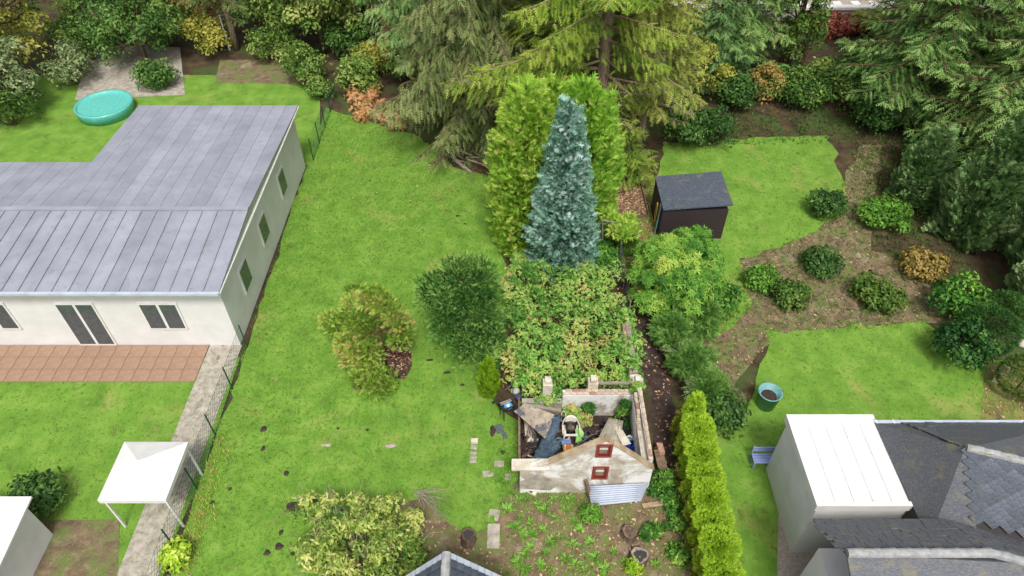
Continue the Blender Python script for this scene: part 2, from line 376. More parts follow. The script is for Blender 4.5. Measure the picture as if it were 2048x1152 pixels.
def sheet(name, poly, z, mat, kind='structure', th=.0):
    out = [tuple(np.asarray(q)[:2]) for q in poly]
    tr = tessellate_polygon([[Vector((a, b, 0)) for a, b in out]]); f = []
    for a, b, c in tr:
        pa, pb, pc = (np.array(out[i]) for i in (a, b, c))
        f.append((a, b, c) if (pb[0] - pa[0]) * (pc[1] - pa[1]) - (pb[1] - pa[1]) * (pc[0] - pa[0]) > 0 else (a, c, b))
    m = MB(); m.add([(a, b, z) for a, b in out], f); o = m.build(name, mat); return tag(o, kind=kind)

# ------------------------------------------------------------------ palettes
M = MATS
surf('soil', [(.3, srgb(58, 46, 40)), (.5, srgb(82, 66, 56)), (.72, srgb(112, 92, 76))], 2.2, .95, .6, .05, mix2=[(.5, .62, srgb(74, 84, 46), .9)])
surf('forest_floor', [(.3, srgb(48, 40, 30)), (.55, srgb(76, 62, 44)), (.75, srgb(104, 84, 58))], 1.5, .95, .6, .06, mix2=[(.5, .62, srgb(66, 80, 40), .35)])
surf('dark_soil', [(.3, srgb(44, 35, 33)), (.6, srgb(72, 58, 53)), (.8, srgb(98, 78, 66))], 5, .95, .7, .05)
surf('bed_soil', [(.28, srgb(82, 68, 54)), (.5, srgb(116, 98, 78)), (.75, srgb(152, 134, 108))], 2.6, .95, .6, .05, mix2=[(.46, .6, srgb(102, 112, 62), 1.3), (.6, .7, srgb(150, 136, 118), .8)])
surf('turf', [(.28, srgb(84, 120, 39)), (.5, srgb(102, 141, 48)), (.74, srgb(126, 156, 66))], 1.1, .9, .5, .03, scale2=40, mix2=[(.56, .74, srgb(140, 146, 76), .42), (.58, .7, srgb(86, 108, 42), 1.7), (.62, .72, srgb(134, 140, 84), 3.1)])
surf('rough_turf', [(.28, srgb(84, 102, 44)), (.5, srgb(114, 122, 58)), (.74, srgb(140, 132, 84))], 2.0, .95, .6, .04, mix2=[(.5, .62, srgb(100, 84, 62), 1.4)])
surf('gravel_path', [(.3, srgb(140, 128, 116)), (.7, srgb(176, 166, 154))], 12, .9, .5, .01)
surf('concrete', [(.3, srgb(128, 122, 112)), (.5, srgb(160, 152, 140)), (.72, srgb(186, 178, 164))], 3.5, .9, .4, .01, mix2=[(.58, .7, srgb(118, 112, 96), 2.0)])
surf('pale_concrete', [(.3, srgb(168, 158, 140)), (.5, srgb(196, 187, 170)), (.72, srgb(212, 205, 192))], 3, .9, .35, .008, mix2=[(.6, .72, srgb(150, 138, 116), 3.0)])
surf('bark', [(.3, srgb(62, 50, 42)), (.5, srgb(92, 76, 64)), (.72, srgb(124, 106, 90))], 5, .95, .8, .03, stretch=(3, 3, .5))
surf('pale_bark', [(.3, srgb(96, 82, 68)), (.5, srgb(132, 114, 94)), (.75, srgb(160, 142, 120))], 6, .95, .7, .02, stretch=(3, 3, .6))
surf('red_bark', [(.3, srgb(78, 54, 42)), (.5, srgb(112, 82, 64)), (.75, srgb(140, 110, 90))], 5, .95, .8, .03, stretch=(3, 3, .5))
surf('grey_twig', [(.3, srgb(120, 110, 96)), (.7, srgb(160, 150, 134))], 8, .95, .3, .005)
surf('old_wood', [(.3, srgb(78, 62, 50)), (.5, srgb(112, 92, 76)), (.72, srgb(146, 126, 106))], 3, .9, .5, .01, stretch=(1, 1, 8))
surf('grey_wood', [(.3, srgb(104, 96, 86)), (.5, srgb(138, 128, 116)), (.75, srgb(170, 160, 146))], 4, .9, .5, .01, stretch=(1, 6, 6))
surf('brick', [(.3, srgb(136, 98, 82)), (.5, srgb(164, 126, 108)), (.72, srgb(188, 160, 142))], 7, .92, .4, .01, mix2=[(.55, .66, srgb(176, 158, 134), 5)], each=.25)
surf('white_paint', [(.3, srgb(206, 205, 201)), (.7, srgb(224, 223, 220))], 2, .6, .1, .004)
surf('house_white', [(.3, srgb(204, 202, 200)), (.7, srgb(220, 218, 216))], 1.2, .8, .15, .004)
surf('slate', [(.25, srgb(52, 58, 68)), (.5, srgb(70, 77, 88)), (.75, srgb(92, 98, 108))], 9, .6, .4, .01, mix2=[(.56, .7, srgb(100, 98, 82), 2.4)], stretch=(1, 2, 1), each=.3)
surf('slate_far', [(.25, srgb(70, 74, 80)), (.5, srgb(94, 97, 103)), (.75, srgb(126, 126, 126))], 6, .65, .6, .03, stretch=(2, 7, 2), mix2=[(.55, .7, srgb(120, 116, 96), 2)])
surf('ridge_tile', [(.3, srgb(126, 128, 132)), (.7, srgb(168, 168, 166))], 6, .8, .4, .01, mix2=[(.56, .66, srgb(120, 116, 84), 3)])
surf('roof_grey', [(.3, srgb(128, 131, 143)), (.7, srgb(150, 153, 164))], .8, .55, .15, .004, mix2=[(.55, .75, srgb(126, 128, 130), 2.5)], each=.1)
surf('felt', [(.3, srgb(50, 64, 78)), (.5, srgb(72, 90, 106)), (.72, srgb(98, 114, 126))], 6, .9, .6, .02, mix2=[(.6, .68, srgb(150, 124, 104), 2.6)])
surf('stained_board', [(.3, srgb(128, 116, 100)), (.5, srgb(152, 140, 122)), (.72, srgb(172, 160, 142))], 5, .9, .4, .01, mix2=[(.5, .6, srgb(88, 86, 94), 1.6), (.58, .64, srgb(70, 72, 84), 2.2)])
surf('asbestos', [(.3, srgb(112, 108, 92)), (.5, srgb(148, 143, 128)), (.72, srgb(182, 178, 168))], 3, .9, .4, .01, mix2=[(.54, .66, srgb(124, 124, 66), 2.0)])
surf('tin', [(.3, srgb(168, 176, 192)), (.7, srgb(196, 204, 216))], 2, .45, .1, .004, metal=.15, mix2=[(.63, .72, srgb(176, 172, 164), 2.5)])
surf('cap_moss', [(.3, srgb(134, 116, 90)), (.5, srgb(164, 146, 118)), (.72, srgb(188, 172, 146))], 3, .95, .4, .02, mix2=[(.55, .68, srgb(126, 118, 72), 1.6)])
surf('leaf_litter_ground', [(.3, srgb(66, 50, 42)), (.5, srgb(104, 84, 68)), (.7, srgb(150, 124, 98))], 9, .95, .6, .03, detail=8)
plain('red_paint', srgb(132, 58, 50), .6); plain('black_plastic', srgb(34, 35, 38), .5); plain('white_plastic', srgb(216, 210, 196), .5)
plain('teal_plastic', srgb(26, 134, 146), .45); plain('blue_plastic', srgb(30, 76, 160), .45); plain('blue_crate', srgb(22, 52, 140), .45); plain('orange_plastic', srgb(198, 124, 42), .5)
plain('green_plastic', srgb(112, 182, 62), .45); plain('light_blue', srgb(138, 150, 200), .5); plain('dark_wood', srgb(52, 42, 44), .7); plain('cyan_plastic', srgb(46, 158, 206), .4)
plain('steel', srgb(128, 134, 142), .45, .6); plain('green_wire', srgb(22, 74, 52), .6); plain('glass_dark', srgb(78, 84, 88), .12, 0, .2, .6); plain('yellow_paint', srgb(198, 160, 62), .6)
plain('sage_pane', srgb(132, 126, 106), .25, 0, .15, .6); plain('pool_teal', srgb(96, 182, 172), .2); plain('stone_dark', srgb(86, 88, 98), .85); plain('asphalt', srgb(98, 98, 100), .9)
plain('terracotta', srgb(150, 122, 102), .9); plain('purple_plastic', srgb(86, 72, 140), .5); plain('cyan_soft', srgb(110, 160, 160), .5)
plain('charcoal', srgb(58, 54, 54), .9); plain('glass_tank', srgb(54, 62, 58), .15, 0, .2, .6)
def wallmat(name, brick=False):
    """flaking whitewash over beige render (and brick courses in relief)"""
    m, t, b, o = _new(name)
    c = ramp(t, noise(t, 1.6, 6), [(.3, srgb(146, 132, 114)), (.5, srgb(176, 166, 150)), (.7, srgb(198, 192, 182))])
    c = mixc(t, ramp(t, noise(t, .55, 6, .7, dist=.5), [(.46, (0, 0, 0)), (.54, (1, 1, 1))]), c, srgb(224, 223, 221))
    c = mixc(t, ramp(t, noise(t, 9, 4, .7), [(.66, (0, 0, 0)), (.7, (1, 1, 1))]), c, srgb(150, 134, 112))
    t.links.new(c, b.inputs['Base Color']); b.inputs['Roughness'].default_value = .9
    if brick:
        tc = t.nodes.new('ShaderNodeTexCoord'); mp = t.nodes.new('ShaderNodeMapping'); mp.inputs['Rotation'].default_value = (math.pi / 2, 0, 0)
        bk = t.nodes.new('ShaderNodeTexBrick'); bk.inputs['Scale'].default_value = 1; bk.inputs['Brick Width'].default_value = .24; bk.inputs['Row Height'].default_value = .085; bk.inputs['Mortar Size'].default_value = .009
        t.links.new(tc.outputs['Object'], mp.inputs[0]); t.links.new(mp.outputs[0], bk.inputs['Vector']); iv = t.nodes.new('ShaderNodeInvert'); t.links.new(bk.outputs['Fac'], iv.inputs['Color']); bump(t, b, iv.outputs[0], .9, .02)
    else: bump(t, b, noise(t, 14, 6), .35, .015)
    return m
wallmat('render_wall'); wallmat('whitewashed_brick', True)
# foliage palettes (dark .. light, natural variation from leaf to leaf)
leafmat('lf_grass', pal((68, 106, 32), (92, 136, 43), (114, 156, 56), (146, 174, 82), (176, 186, 110)), .3)
surf('brick_pale', [(.3, srgb(162, 140, 120)), (.5, srgb(188, 172, 154)), (.72, srgb(208, 198, 186))], 7, .92, .4, .01, mix2=[(.58, .66, srgb(160, 112, 92), 4)], each=.2)
leafmat('lf_weed', pal((74, 116, 38), (104, 154, 52), (134, 182, 72), (166, 200, 100)), .3)
leafmat('lf_thuja_green', pal((94, 142, 40), (128, 180, 58), (156, 204, 72), (184, 216, 96), (188, 188, 108)), .4)
leafmat('lf_thuja_olive', pal((108, 150, 46), (142, 188, 62), (168, 208, 76), (190, 218, 94), (204, 212, 116), (196, 170, 110)), .4)
leafmat('lf_blue', pal((80, 122, 96), (118, 164, 136), (158, 196, 178), (196, 216, 212), (222, 230, 234)), .25)
leafmat('lf_spruce_bright', pal((66, 92, 26), (98, 130, 40), (130, 160, 54), (164, 182, 74), (178, 178, 90)), .3)
leafmat('lf_spruce_yellow', pal((96, 110, 44), (130, 146, 60), (158, 170, 76), (176, 182, 92), (186, 174, 100)), .3)
leafmat('lf_spruce_dull', pal((72, 90, 50), (100, 120, 66), (128, 146, 84), (150, 158, 98), (146, 132, 94)), .25)
leafmat('lf_spruce_green', pal((62, 100, 52), (92, 134, 70), (124, 164, 92), (156, 186, 112), (172, 176, 110)), .25)
leafmat('lf_fir', pal((60, 92, 46), (92, 128, 64), (126, 162, 86), (166, 198, 116), (172, 180, 112)), .3)
leafmat('lf_yew', pal((32, 70, 28), (52, 98, 40), (80, 128, 54), (116, 160, 74), (150, 182, 94)), .25)
leafmat('lf_sick', pal((104, 138, 50), (148, 182, 72), (182, 204, 94), (198, 190, 112), (204, 152, 112)), .4)
leafmat('lf_bramble', pal((70, 118, 46), (108, 162, 66), (138, 186, 84), (166, 196, 98), (188, 198, 112), (204, 186, 122), (202, 152, 114), (140, 96, 78)), .35)
leafmat('lf_laurel', pal((70, 104, 36), (110, 142, 56), (150, 174, 78), (186, 198, 102), (220, 216, 140)), .35)
leafmat('lf_rhodo', pal((48, 92, 34), (82, 134, 48), (114, 166, 62), (150, 188, 78), (184, 198, 94)), .3)
leafmat('lf_juniper', pal((62, 104, 44), (92, 140, 60), (122, 166, 78), (152, 186, 100)), .3)
leafmat('lf_gold', pal((104, 142, 30), (142, 182, 40), (168, 204, 54), (190, 216, 76), (206, 220, 104)), .35)
leafmat('lf_gold_brown', pal((92, 88, 40), (118, 116, 48), (142, 146, 54), (132, 106, 74)), .3)
leafmat('lf_deep', pal((44, 76, 32), (68, 106, 46), (98, 134, 60), (134, 160, 84)), .25)
leafmat('lf_mid', pal((62, 94, 36), (96, 130, 54), (130, 158, 74), (164, 182, 96), (186, 184, 114)), .3)
leafmat('lf_larch', pal((112, 120, 46), (150, 156, 62), (176, 178, 78), (194, 192, 96), (190, 160, 88)), .35)
leafmat('lf_orange', pal((120, 108, 50), (156, 138, 70), (182, 156, 90), (186, 138, 86)), .3)
leafmat('lf_fern', pal((186, 134, 86), (214, 166, 112), (226, 186, 136), (150, 140, 66)), .3)
leafmat('lf_pale', pal((88, 110, 66), (122, 142, 92), (154, 170, 118), (182, 190, 140)), .3)
leafmat('lf_ivy', pal((44, 72, 24), (68, 100, 36), (96, 126, 48), (120, 134, 66)), .2)
leafmat('lf_red', pal((96, 38, 36), (134, 58, 50), (160, 98, 78), (196, 160, 118)), .25)
leafmat('lf_litter', pal((96, 70, 54), (140, 108, 82), (176, 144, 110), (206, 180, 140), (150, 84, 66)), .1)
leafmat('lf_needle_brown', pal((100, 80, 60), (128, 106, 82), (150, 126, 98)), .1)

# ------------------------------------------------------------------ ground sheets
tag(MB().add([(-160, -60, -.03), (160, -60, -.03), (160, 220, -.03), (-160, 220, -.03)], [(0, 1, 2, 3)]).build('ground', M['forest_floor']), kind='structure')
LAWN = px((652, 215), (690, 228), (700, 232), (760, 250), (830, 268), (880, 300), (905, 335), (985, 352), (995, 440), (1018, 570), (1008, 650), (962, 715), (985, 790), (1040, 850), (1040, 955), (1000, 1000), (988, 1050), (930, 1070), (850, 1000), (790, 1010), (770, 1152), (760, 1300), (282, 1300), (350, 1130), (384, 1000), (458, 800), (511, 650), (563, 480), (614, 330))
sheet('lawn', ragged(LAWN, .5, .07), .004, M['turf'])
BED = px((770, 1300), (770, 1010), (850, 990), (960, 1050), (1000, 985), (1030, 955), (1320, 960), (1420, 960), (1430, 1300))
sheet('garden_bed', ragged(BED, .5, .06), -.004, M['bed_soil'])
PATH_SOIL = px((1228, 470), (1300, 440), (1320, 470), (1280, 560), (1330, 700), (1345, 800), (1380, 960), (1400, 1200), (1320, 1200), (1305, 800), (1240, 620))
sheet('side_path', ragged(PATH_SOIL, .5, .08), -.012, M['dark_soil'])
LEAFBED = px((1222, 312), (1268, 308), (1296, 428), (1236, 434), (1216, 400))
sheet('leaf_bed', LEAFBED, .012, M['leaf_litter_ground'])
ROUGH_R = px((1268, 300), (1290, 300), (1335, 430), (1300, 560), (1262, 600), (1232, 470), (1240, 436), (1300, 428))
sheet('rough_grass', ragged(ROUGH_R, .4, .06), -.006, M['rough_turf'])
# neighbouring plots
LN1 = px((-200, 715), (480, 715), (400, 960), (330, 1120), (310, 1300), (-300, 1300)); sheet('neighbour_lawn', LN1, .002, M['turf'])
LN2 = px((-200, 150), (640, 150), (640, 330), (-200, 340)); sheet('neighbour_back_lawn', LN2, .002, M['turf'])
RN1 = px((1300, 400), (1330, 285), (1660, 270), (1700, 420), (1620, 470), (1480, 520), (1500, 620), (1390, 700), (1375, 560), (1340, 480)); sheet('right_upper_lawn', ragged(RN1, .6, .1), .002, M['turf'])
RN2 = px((1540, 665), (1850, 640), (1980, 720), (2300, 740), (2300, 900), (1700, 900), (1560, 960), (1570, 1300), (1440, 1300), (1440, 960), (1420, 830), (1500, 800)); sheet('right_lower_lawn', ragged(RN2, .6, .1), .006, M['turf'])
RN3 = px((1970, 730), (2300, 690), (2300, 850), (1960, 850)); sheet('leafy_verge', RN3, .011, M['rough_turf'])
RPATH = px((1480, 520), (1640, 460), (1720, 290), (1760, 290), (1740, 500), (1900, 560), (1930, 640), (1550, 670), (1440, 800), (1400, 800), (1400, 690)); sheet('right_flower_bed', ragged(RPATH, .6, .08), .0, M['bed_soil'])
sheet('right_side_path', px((1560, 890), (1625, 880), (1640, 1300), (1550, 1300)), .014, M['gravel_path'])

# ------------------------------------------------------------------ grass: nobody could count it
SOILS = [(590, 1013, .38, .30), (625, 1000, .28, .14), (527, 858, .16, .22), (526, 897, .1, .2), (573, 947, .13, .18), (460, 978, .09, .1), (425, 1005, .12, .1), (653, 890, .24, .12), (782, 891, .32, .13), (562, 1065, .1, .16), (534, 1105, .14, .18), (558, 1093, .2, .16), (585, 1108, .12, .1), (676, 857, .08, .08), (735, 860, .09, .09), (1012, 778, .1, .1), (975, 410, .16, .08), (916, 432, .18, .09), (930, 448, .12, .06), (845, 460, .08, .05), (740, 362, .08, .06), (985, 862, .16, .3), (1005, 905, .12, .12), (860, 720, .2, .1), (895, 745, .22, .1), (925, 770, .14, .08)]
SC = np.array([gp(a, b)[:2] for a, b, *_ in SOILS]); SR = np.array([[c, d] for *_, c, d in SOILS])
HEAPS = {(625, 1000): 'soil heap touching the yellow green shrub, right of the largest molehill', (527, 858): 'soil heap in the left middle lawn, upper of two', (526, 897): 'soil heap in the left middle lawn, lower of two', (573, 947): 'lone soil heap left above the yellow green shrub', (460, 978): 'tiny soil heap near the left fence, upper one', (425, 1005): 'small soil heap near the left fence, lower one',
         (562, 1065): 'topmost soil heap of the cluster left of the shrub', (534, 1105): 'leftmost soil heap of the cluster left of the shrub', (558, 1093): 'middle soil heap of the cluster left of the shrub', (585, 1108): 'soil heap of the cluster nearest the shrub', (676, 857): 'soil speck above the two pale stone patches, left', (735, 860): 'soil speck above the two pale stone patches, right',
         (1012, 778): 'soil heap between dwarf cypress and planting table', (975, 410): 'soil heap on the upper lawn beside the olive thuja', (916, 432): 'soil heap on the upper lawn above the yew, left', (930, 448): 'soil heap on the upper lawn above the yew, right', (845, 460): 'soil speck on the lawn upper left of the yew', (740, 362): 'single soil speck high on the open lawn',
         (985, 862): 'narrow soil patch left of the shed corner', (1005, 905): 'soil patch beside the boarded shed wall', (860, 720): 'soil heap below the yew, left of three', (895, 745): 'soil heap below the yew, middle of three', (925, 770): 'soil heap below the yew, right of three'}
BARE = px((768, 690), (815, 680), (828, 718), (806, 760), (772, 752))
def grass(name, poly, dens, size, tc=.45, mask=True, mat='lf_grass', kind='stuff', zz=.0):
    p = pts_in(poly, int(area(poly) * dens)); n = len(p)
    if mask:
        d = (((p[:, None, :2] - SC) / SR) ** 2).sum(2).min(1)
        p = p[(d > rng.uniform(.1, .75, n)) & ~inpoly(p, BARE)]; n = len(p)
    p[:, 2] = zz; f = lump(p, .55, 1) * .5 + lump(p, 1.9, 2) * .35 + lump(p, 6, 3) * .2
    p[:, :2] += rng.normal(0, .13, (n, 2)) * (1 + 1.5 * (rng.uniform(0, 1, (n, 1)) < .12)); keep = rng.uniform(0, 1, n) < .82 + .35 * f; p = p[keep]; f = f[keep]; n = len(p)
    L = Leafs().add(T_TUFT, p, Z3 + rnd(n, .2), rnd(n), size * rng.uniform(.6, 1.3, n), tc + .24 * f + .2 * rng.normal(0, 1, n)); o = L.build(name, M[mat]); o['kind'] = kind; return o
tag(grass('lawn_grass', LAWN, 190, .078), 'short bright green grass of the long central lawn', 'grass')
tag(grass('neighbour_grass', LN1, 70, .075, .55), 'short green grass of the plot left of the fence', 'grass')
tag(grass('right_upper_grass', RN1, 80, .075, .55, mask=False), 'bright green grass of the upper right plot', 'grass')
tag(grass('right_lower_grass', RN2, 80, .075, .55, mask=False), 'bright green grass behind the slate roofed house', 'grass')
tag(grass('bed_grass', px((1000, 985), (1180, 985), (1200, 1060), (1260, 1152), (1240, 1250), (1010, 1250), (1000, 1050), (880, 1152), (820, 1152), (900, 1090), (985, 1060)), 85, .085, .5, False, 'lf_weed'), 'patchy weeds and grass between the stumps in the bare bed', 'weeds')
tag(grass('flower_bed_cover', RPATH, 55, .13, .5, False, 'lf_ivy'), 'low olive ground cover between the shrubs of the right plot', 'ground cover')
tag(grass('rear_ground_cover', px((1330, 230), (1760, 215), (1880, 420), (1990, 640), (1940, 640), (1740, 480), (1700, 285), (1340, 290)), 30, .2, .4, False, 'lf_ivy'), 'dark ground cover under the trees around the right plot', 'ground cover')
tag(grass('rough_tufts', ROUGH_R, 120, .1, .6, False), 'thin yellow green grass beside the leaf covered bed', 'grass')
tag(grass('wall_foot_weeds', px((1000, 840), (1040, 840), (1042, 960), (1180, 985), (1180, 1020), (1000, 1000)), 130, .13, .45, False, 'lf_weed'), 'rough weeds at the foot of the ruined shed wall', 'weeds')
FENCE_STRIP = px((335, 1152), (385, 1152), (425, 1000), (462, 860), (445, 850), (372, 1060))
tag(grass('fence_foot_weeds', FENCE_STRIP, 150, .15, .62, False, 'lf_sick'), 'dry straggly weeds along the foot of the left fence', 'weeds')
for (a, b, c, d) in SOILS:
    c, d = c * .72, d * .72
    q = gp(a, b); mb = MB(); N = 14
    hh = .05 if c < .3 else .07
    ph = rng.uniform(0, 6.28, 3)
    ring = lambda s_, z: [(q[0] + s_ * c * (1 + .22 * math.sin(3 * k * 6.283 / N + ph[0]) + .12 * math.sin(5 * k * 6.283 / N + ph[1])) * math.cos(k * 6.283 / N), q[1] + s_ * d * (1 + .22 * math.sin(2 * k * 6.283 / N + ph[2])) * math.sin(k * 6.283 / N), z + rng.uniform(-.01, .01) * (s_ < .9)) for k in range(N)]
    v = ring(1.05, .0) + ring(.8, .022) + ring(.4, hh) + [(q[0], q[1], hh)]
    f = [(r * N + k, r * N + (k + 1) % N, (r + 1) * N + (k + 1) % N, (r + 1) * N + k) for r in (0, 1) for k in range(N)] + [(2 * N + k, 2 * N + (k + 1) % N, 3 * N) for k in range(N)]
    mb.add(v, f); big = HEAPS | {(590, 1013): 'largest dark molehill left of the yellow green shrub', (653, 890): 'pale bare stone patch on the lawn, left one', (782, 891): 'pale bare stone patch on the lawn, right one above the shrub'}
    pale = (a, b) in ((653, 890), (782, 891))
    single('stone_patch' if pale else 'molehill', mb, M['gravel_path' if pale else 'dark_soil'], big.get((a, b), 'small dark heap of crumbly soil on the lawn'), 'stone' if pale else 'molehill', 'soil heaps and bare patches on the lawn', True)
def litter(name, poly, dens, size, label, tc=.5, zz=.02, ts=.3):
    p = pts_in(poly, int(area(poly) * dens)); n = len(p); p[:, 2] = zz + rng.uniform(0, .02, n)
    o = Leafs().add(T_LEAF, p, rnd(n) * [1, 1, .15], Z3 + rnd(n, .35), size * rng.uniform(.6, 1.3, n), tc + ts * rng.normal(0, 1, n)).build(name, M['lf_litter'], None, 'stuff'); return tag(o, label, 'leaves')
litter('leaf_litter', LEAFBED, 160, .13, 'fallen tan leaves covering the edged bed beside the tall thujas', .62)
litter('leaf_litter', PATH_SOIL, 22, .11, 'scattered fallen leaves along the dark side path', .5)
litter('leaf_litter', px((780, 1152), (800, 1040), (900, 1040), (940, 1100), (1150, 1020), (1330, 1000), (1390, 1152)), 26, .12, 'fallen leaves over the bare soil around the stumps', .45)
litter('leaf_litter', px((1010, 990), (1180, 1010), (1330, 1000), (1395, 1152), (1010, 1152)), 60, .06, 'small dry debris over the bare bed below the shed', .45, .012, .35)
litter('leaf_litter', RPATH, 14, .12, 'leaves fallen over the flower bed of the right plot', .5)
litter('leaf_litter', ROUGH_R, 45, .11, 'yellow leaves fallen on the rough grass strip', .75)
litter('leaf_litter', BARE, 120, .1, 'reddish leaf mulch under the browning conifer', .95, .02, .25)
litter('leaf_litter', RN3, 30, .12, 'leaves fallen on the verge above the slate roof', .7)
litter('leaf_litter', px((650, 255), (740, 240), (860, 290), (960, 350), (900, 420), (640, 400)), 3.2, .1, 'few pale leaves sprinkled on the upper lawn', .8, .05)
sheet('mulch_patch', ragged(BARE, .3, .05), .009, M['dark_soil'])

# ------------------------------------------------------------------ tall conifers in the middle
def conifer(name, label, base, h, R, mat, n, tm, size, sh=.35, group=None, tip=.04, pw=.85, **kw):
    base = np.asarray(base, float); t = thing(name, label, 'tree', base, group)
    MB().tube([base, base + Z3 * h * .5, base + Z3 * h * .9], [.13, .09, .02], 8).build('trunk', M['bark'], t, True)
    prof = lambda s_: R * np.clip(((1 - s_) / (1 - sh)), 0, 1) ** pw * np.where(s_ < sh, .86 + .14 * np.sin(np.clip(s_ / sh, 0, 1) * math.pi / 2), 1) + tip * (1 - s_)
    L = Leafs(); column(L, base, h, prof, n, tm, size, **kw); L.build('crown', mat, t); return t
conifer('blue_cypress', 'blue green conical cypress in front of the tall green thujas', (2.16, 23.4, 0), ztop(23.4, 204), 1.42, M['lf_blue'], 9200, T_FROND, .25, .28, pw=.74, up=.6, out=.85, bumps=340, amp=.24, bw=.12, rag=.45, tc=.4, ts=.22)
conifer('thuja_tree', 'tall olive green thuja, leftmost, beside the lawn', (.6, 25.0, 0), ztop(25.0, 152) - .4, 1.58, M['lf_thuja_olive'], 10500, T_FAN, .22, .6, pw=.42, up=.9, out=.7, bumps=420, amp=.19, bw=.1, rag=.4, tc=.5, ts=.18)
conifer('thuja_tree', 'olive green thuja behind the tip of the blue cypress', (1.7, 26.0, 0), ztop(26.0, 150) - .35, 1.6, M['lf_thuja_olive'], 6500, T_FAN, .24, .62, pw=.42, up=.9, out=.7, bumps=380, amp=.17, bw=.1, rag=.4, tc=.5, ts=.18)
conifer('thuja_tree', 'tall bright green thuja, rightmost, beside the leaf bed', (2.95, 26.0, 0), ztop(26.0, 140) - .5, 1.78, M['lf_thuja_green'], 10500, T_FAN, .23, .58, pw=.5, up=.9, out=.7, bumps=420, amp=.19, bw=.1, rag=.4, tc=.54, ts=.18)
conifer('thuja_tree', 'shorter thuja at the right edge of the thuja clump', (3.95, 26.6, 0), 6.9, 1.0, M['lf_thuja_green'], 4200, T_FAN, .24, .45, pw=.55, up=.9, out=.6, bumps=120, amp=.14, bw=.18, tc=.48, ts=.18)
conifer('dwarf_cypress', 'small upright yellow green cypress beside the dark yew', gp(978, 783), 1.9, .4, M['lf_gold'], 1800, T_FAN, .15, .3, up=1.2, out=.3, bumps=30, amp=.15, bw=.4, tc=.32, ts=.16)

# ------------------------------------------------------------------ spruces at the back
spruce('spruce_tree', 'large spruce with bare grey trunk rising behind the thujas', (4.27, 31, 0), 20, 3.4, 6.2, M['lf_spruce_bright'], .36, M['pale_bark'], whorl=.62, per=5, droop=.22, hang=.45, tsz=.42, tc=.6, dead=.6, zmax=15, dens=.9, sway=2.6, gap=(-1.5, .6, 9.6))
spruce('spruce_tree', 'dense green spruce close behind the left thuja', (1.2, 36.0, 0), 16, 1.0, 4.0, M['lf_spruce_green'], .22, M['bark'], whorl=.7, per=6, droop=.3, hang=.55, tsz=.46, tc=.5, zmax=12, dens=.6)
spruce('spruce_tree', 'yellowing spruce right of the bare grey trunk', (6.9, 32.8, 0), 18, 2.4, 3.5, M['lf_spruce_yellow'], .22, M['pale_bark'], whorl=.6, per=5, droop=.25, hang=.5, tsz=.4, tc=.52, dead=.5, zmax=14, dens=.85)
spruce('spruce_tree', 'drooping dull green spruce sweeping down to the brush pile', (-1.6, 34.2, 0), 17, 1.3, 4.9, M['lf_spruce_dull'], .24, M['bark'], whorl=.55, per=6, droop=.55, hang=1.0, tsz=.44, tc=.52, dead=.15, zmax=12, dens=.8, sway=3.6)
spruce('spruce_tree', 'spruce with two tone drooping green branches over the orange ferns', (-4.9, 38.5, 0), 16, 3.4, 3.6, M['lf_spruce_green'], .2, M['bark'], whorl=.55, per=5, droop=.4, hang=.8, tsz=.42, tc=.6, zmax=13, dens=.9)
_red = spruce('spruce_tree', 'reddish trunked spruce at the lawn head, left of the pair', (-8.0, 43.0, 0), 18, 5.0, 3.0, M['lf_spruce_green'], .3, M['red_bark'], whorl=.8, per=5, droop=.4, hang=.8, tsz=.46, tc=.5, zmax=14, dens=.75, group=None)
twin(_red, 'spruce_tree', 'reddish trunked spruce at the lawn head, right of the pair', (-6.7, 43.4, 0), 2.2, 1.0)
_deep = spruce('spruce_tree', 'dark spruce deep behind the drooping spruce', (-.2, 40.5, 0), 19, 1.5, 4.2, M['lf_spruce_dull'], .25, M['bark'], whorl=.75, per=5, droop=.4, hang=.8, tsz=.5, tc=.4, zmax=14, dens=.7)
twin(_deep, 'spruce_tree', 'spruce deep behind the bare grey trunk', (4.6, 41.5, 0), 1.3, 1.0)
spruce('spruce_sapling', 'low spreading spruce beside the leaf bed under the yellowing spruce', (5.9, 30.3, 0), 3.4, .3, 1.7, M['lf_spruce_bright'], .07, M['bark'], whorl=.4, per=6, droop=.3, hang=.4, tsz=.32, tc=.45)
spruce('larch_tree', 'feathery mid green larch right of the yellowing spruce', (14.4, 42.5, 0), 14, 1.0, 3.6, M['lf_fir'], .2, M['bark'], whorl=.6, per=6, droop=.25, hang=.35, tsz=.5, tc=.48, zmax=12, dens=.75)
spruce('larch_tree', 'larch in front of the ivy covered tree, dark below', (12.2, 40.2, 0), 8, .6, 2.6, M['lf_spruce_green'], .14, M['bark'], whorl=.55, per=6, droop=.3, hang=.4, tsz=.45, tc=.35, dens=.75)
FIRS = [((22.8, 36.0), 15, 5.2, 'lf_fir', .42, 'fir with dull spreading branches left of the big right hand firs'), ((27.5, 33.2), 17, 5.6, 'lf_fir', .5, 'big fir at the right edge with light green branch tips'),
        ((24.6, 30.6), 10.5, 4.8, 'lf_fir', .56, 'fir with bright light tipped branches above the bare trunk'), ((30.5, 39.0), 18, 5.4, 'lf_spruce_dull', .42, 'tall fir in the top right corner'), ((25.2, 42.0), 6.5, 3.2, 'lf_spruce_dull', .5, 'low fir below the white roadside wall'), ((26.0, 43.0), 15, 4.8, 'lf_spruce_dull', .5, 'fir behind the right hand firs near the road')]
_firs = []
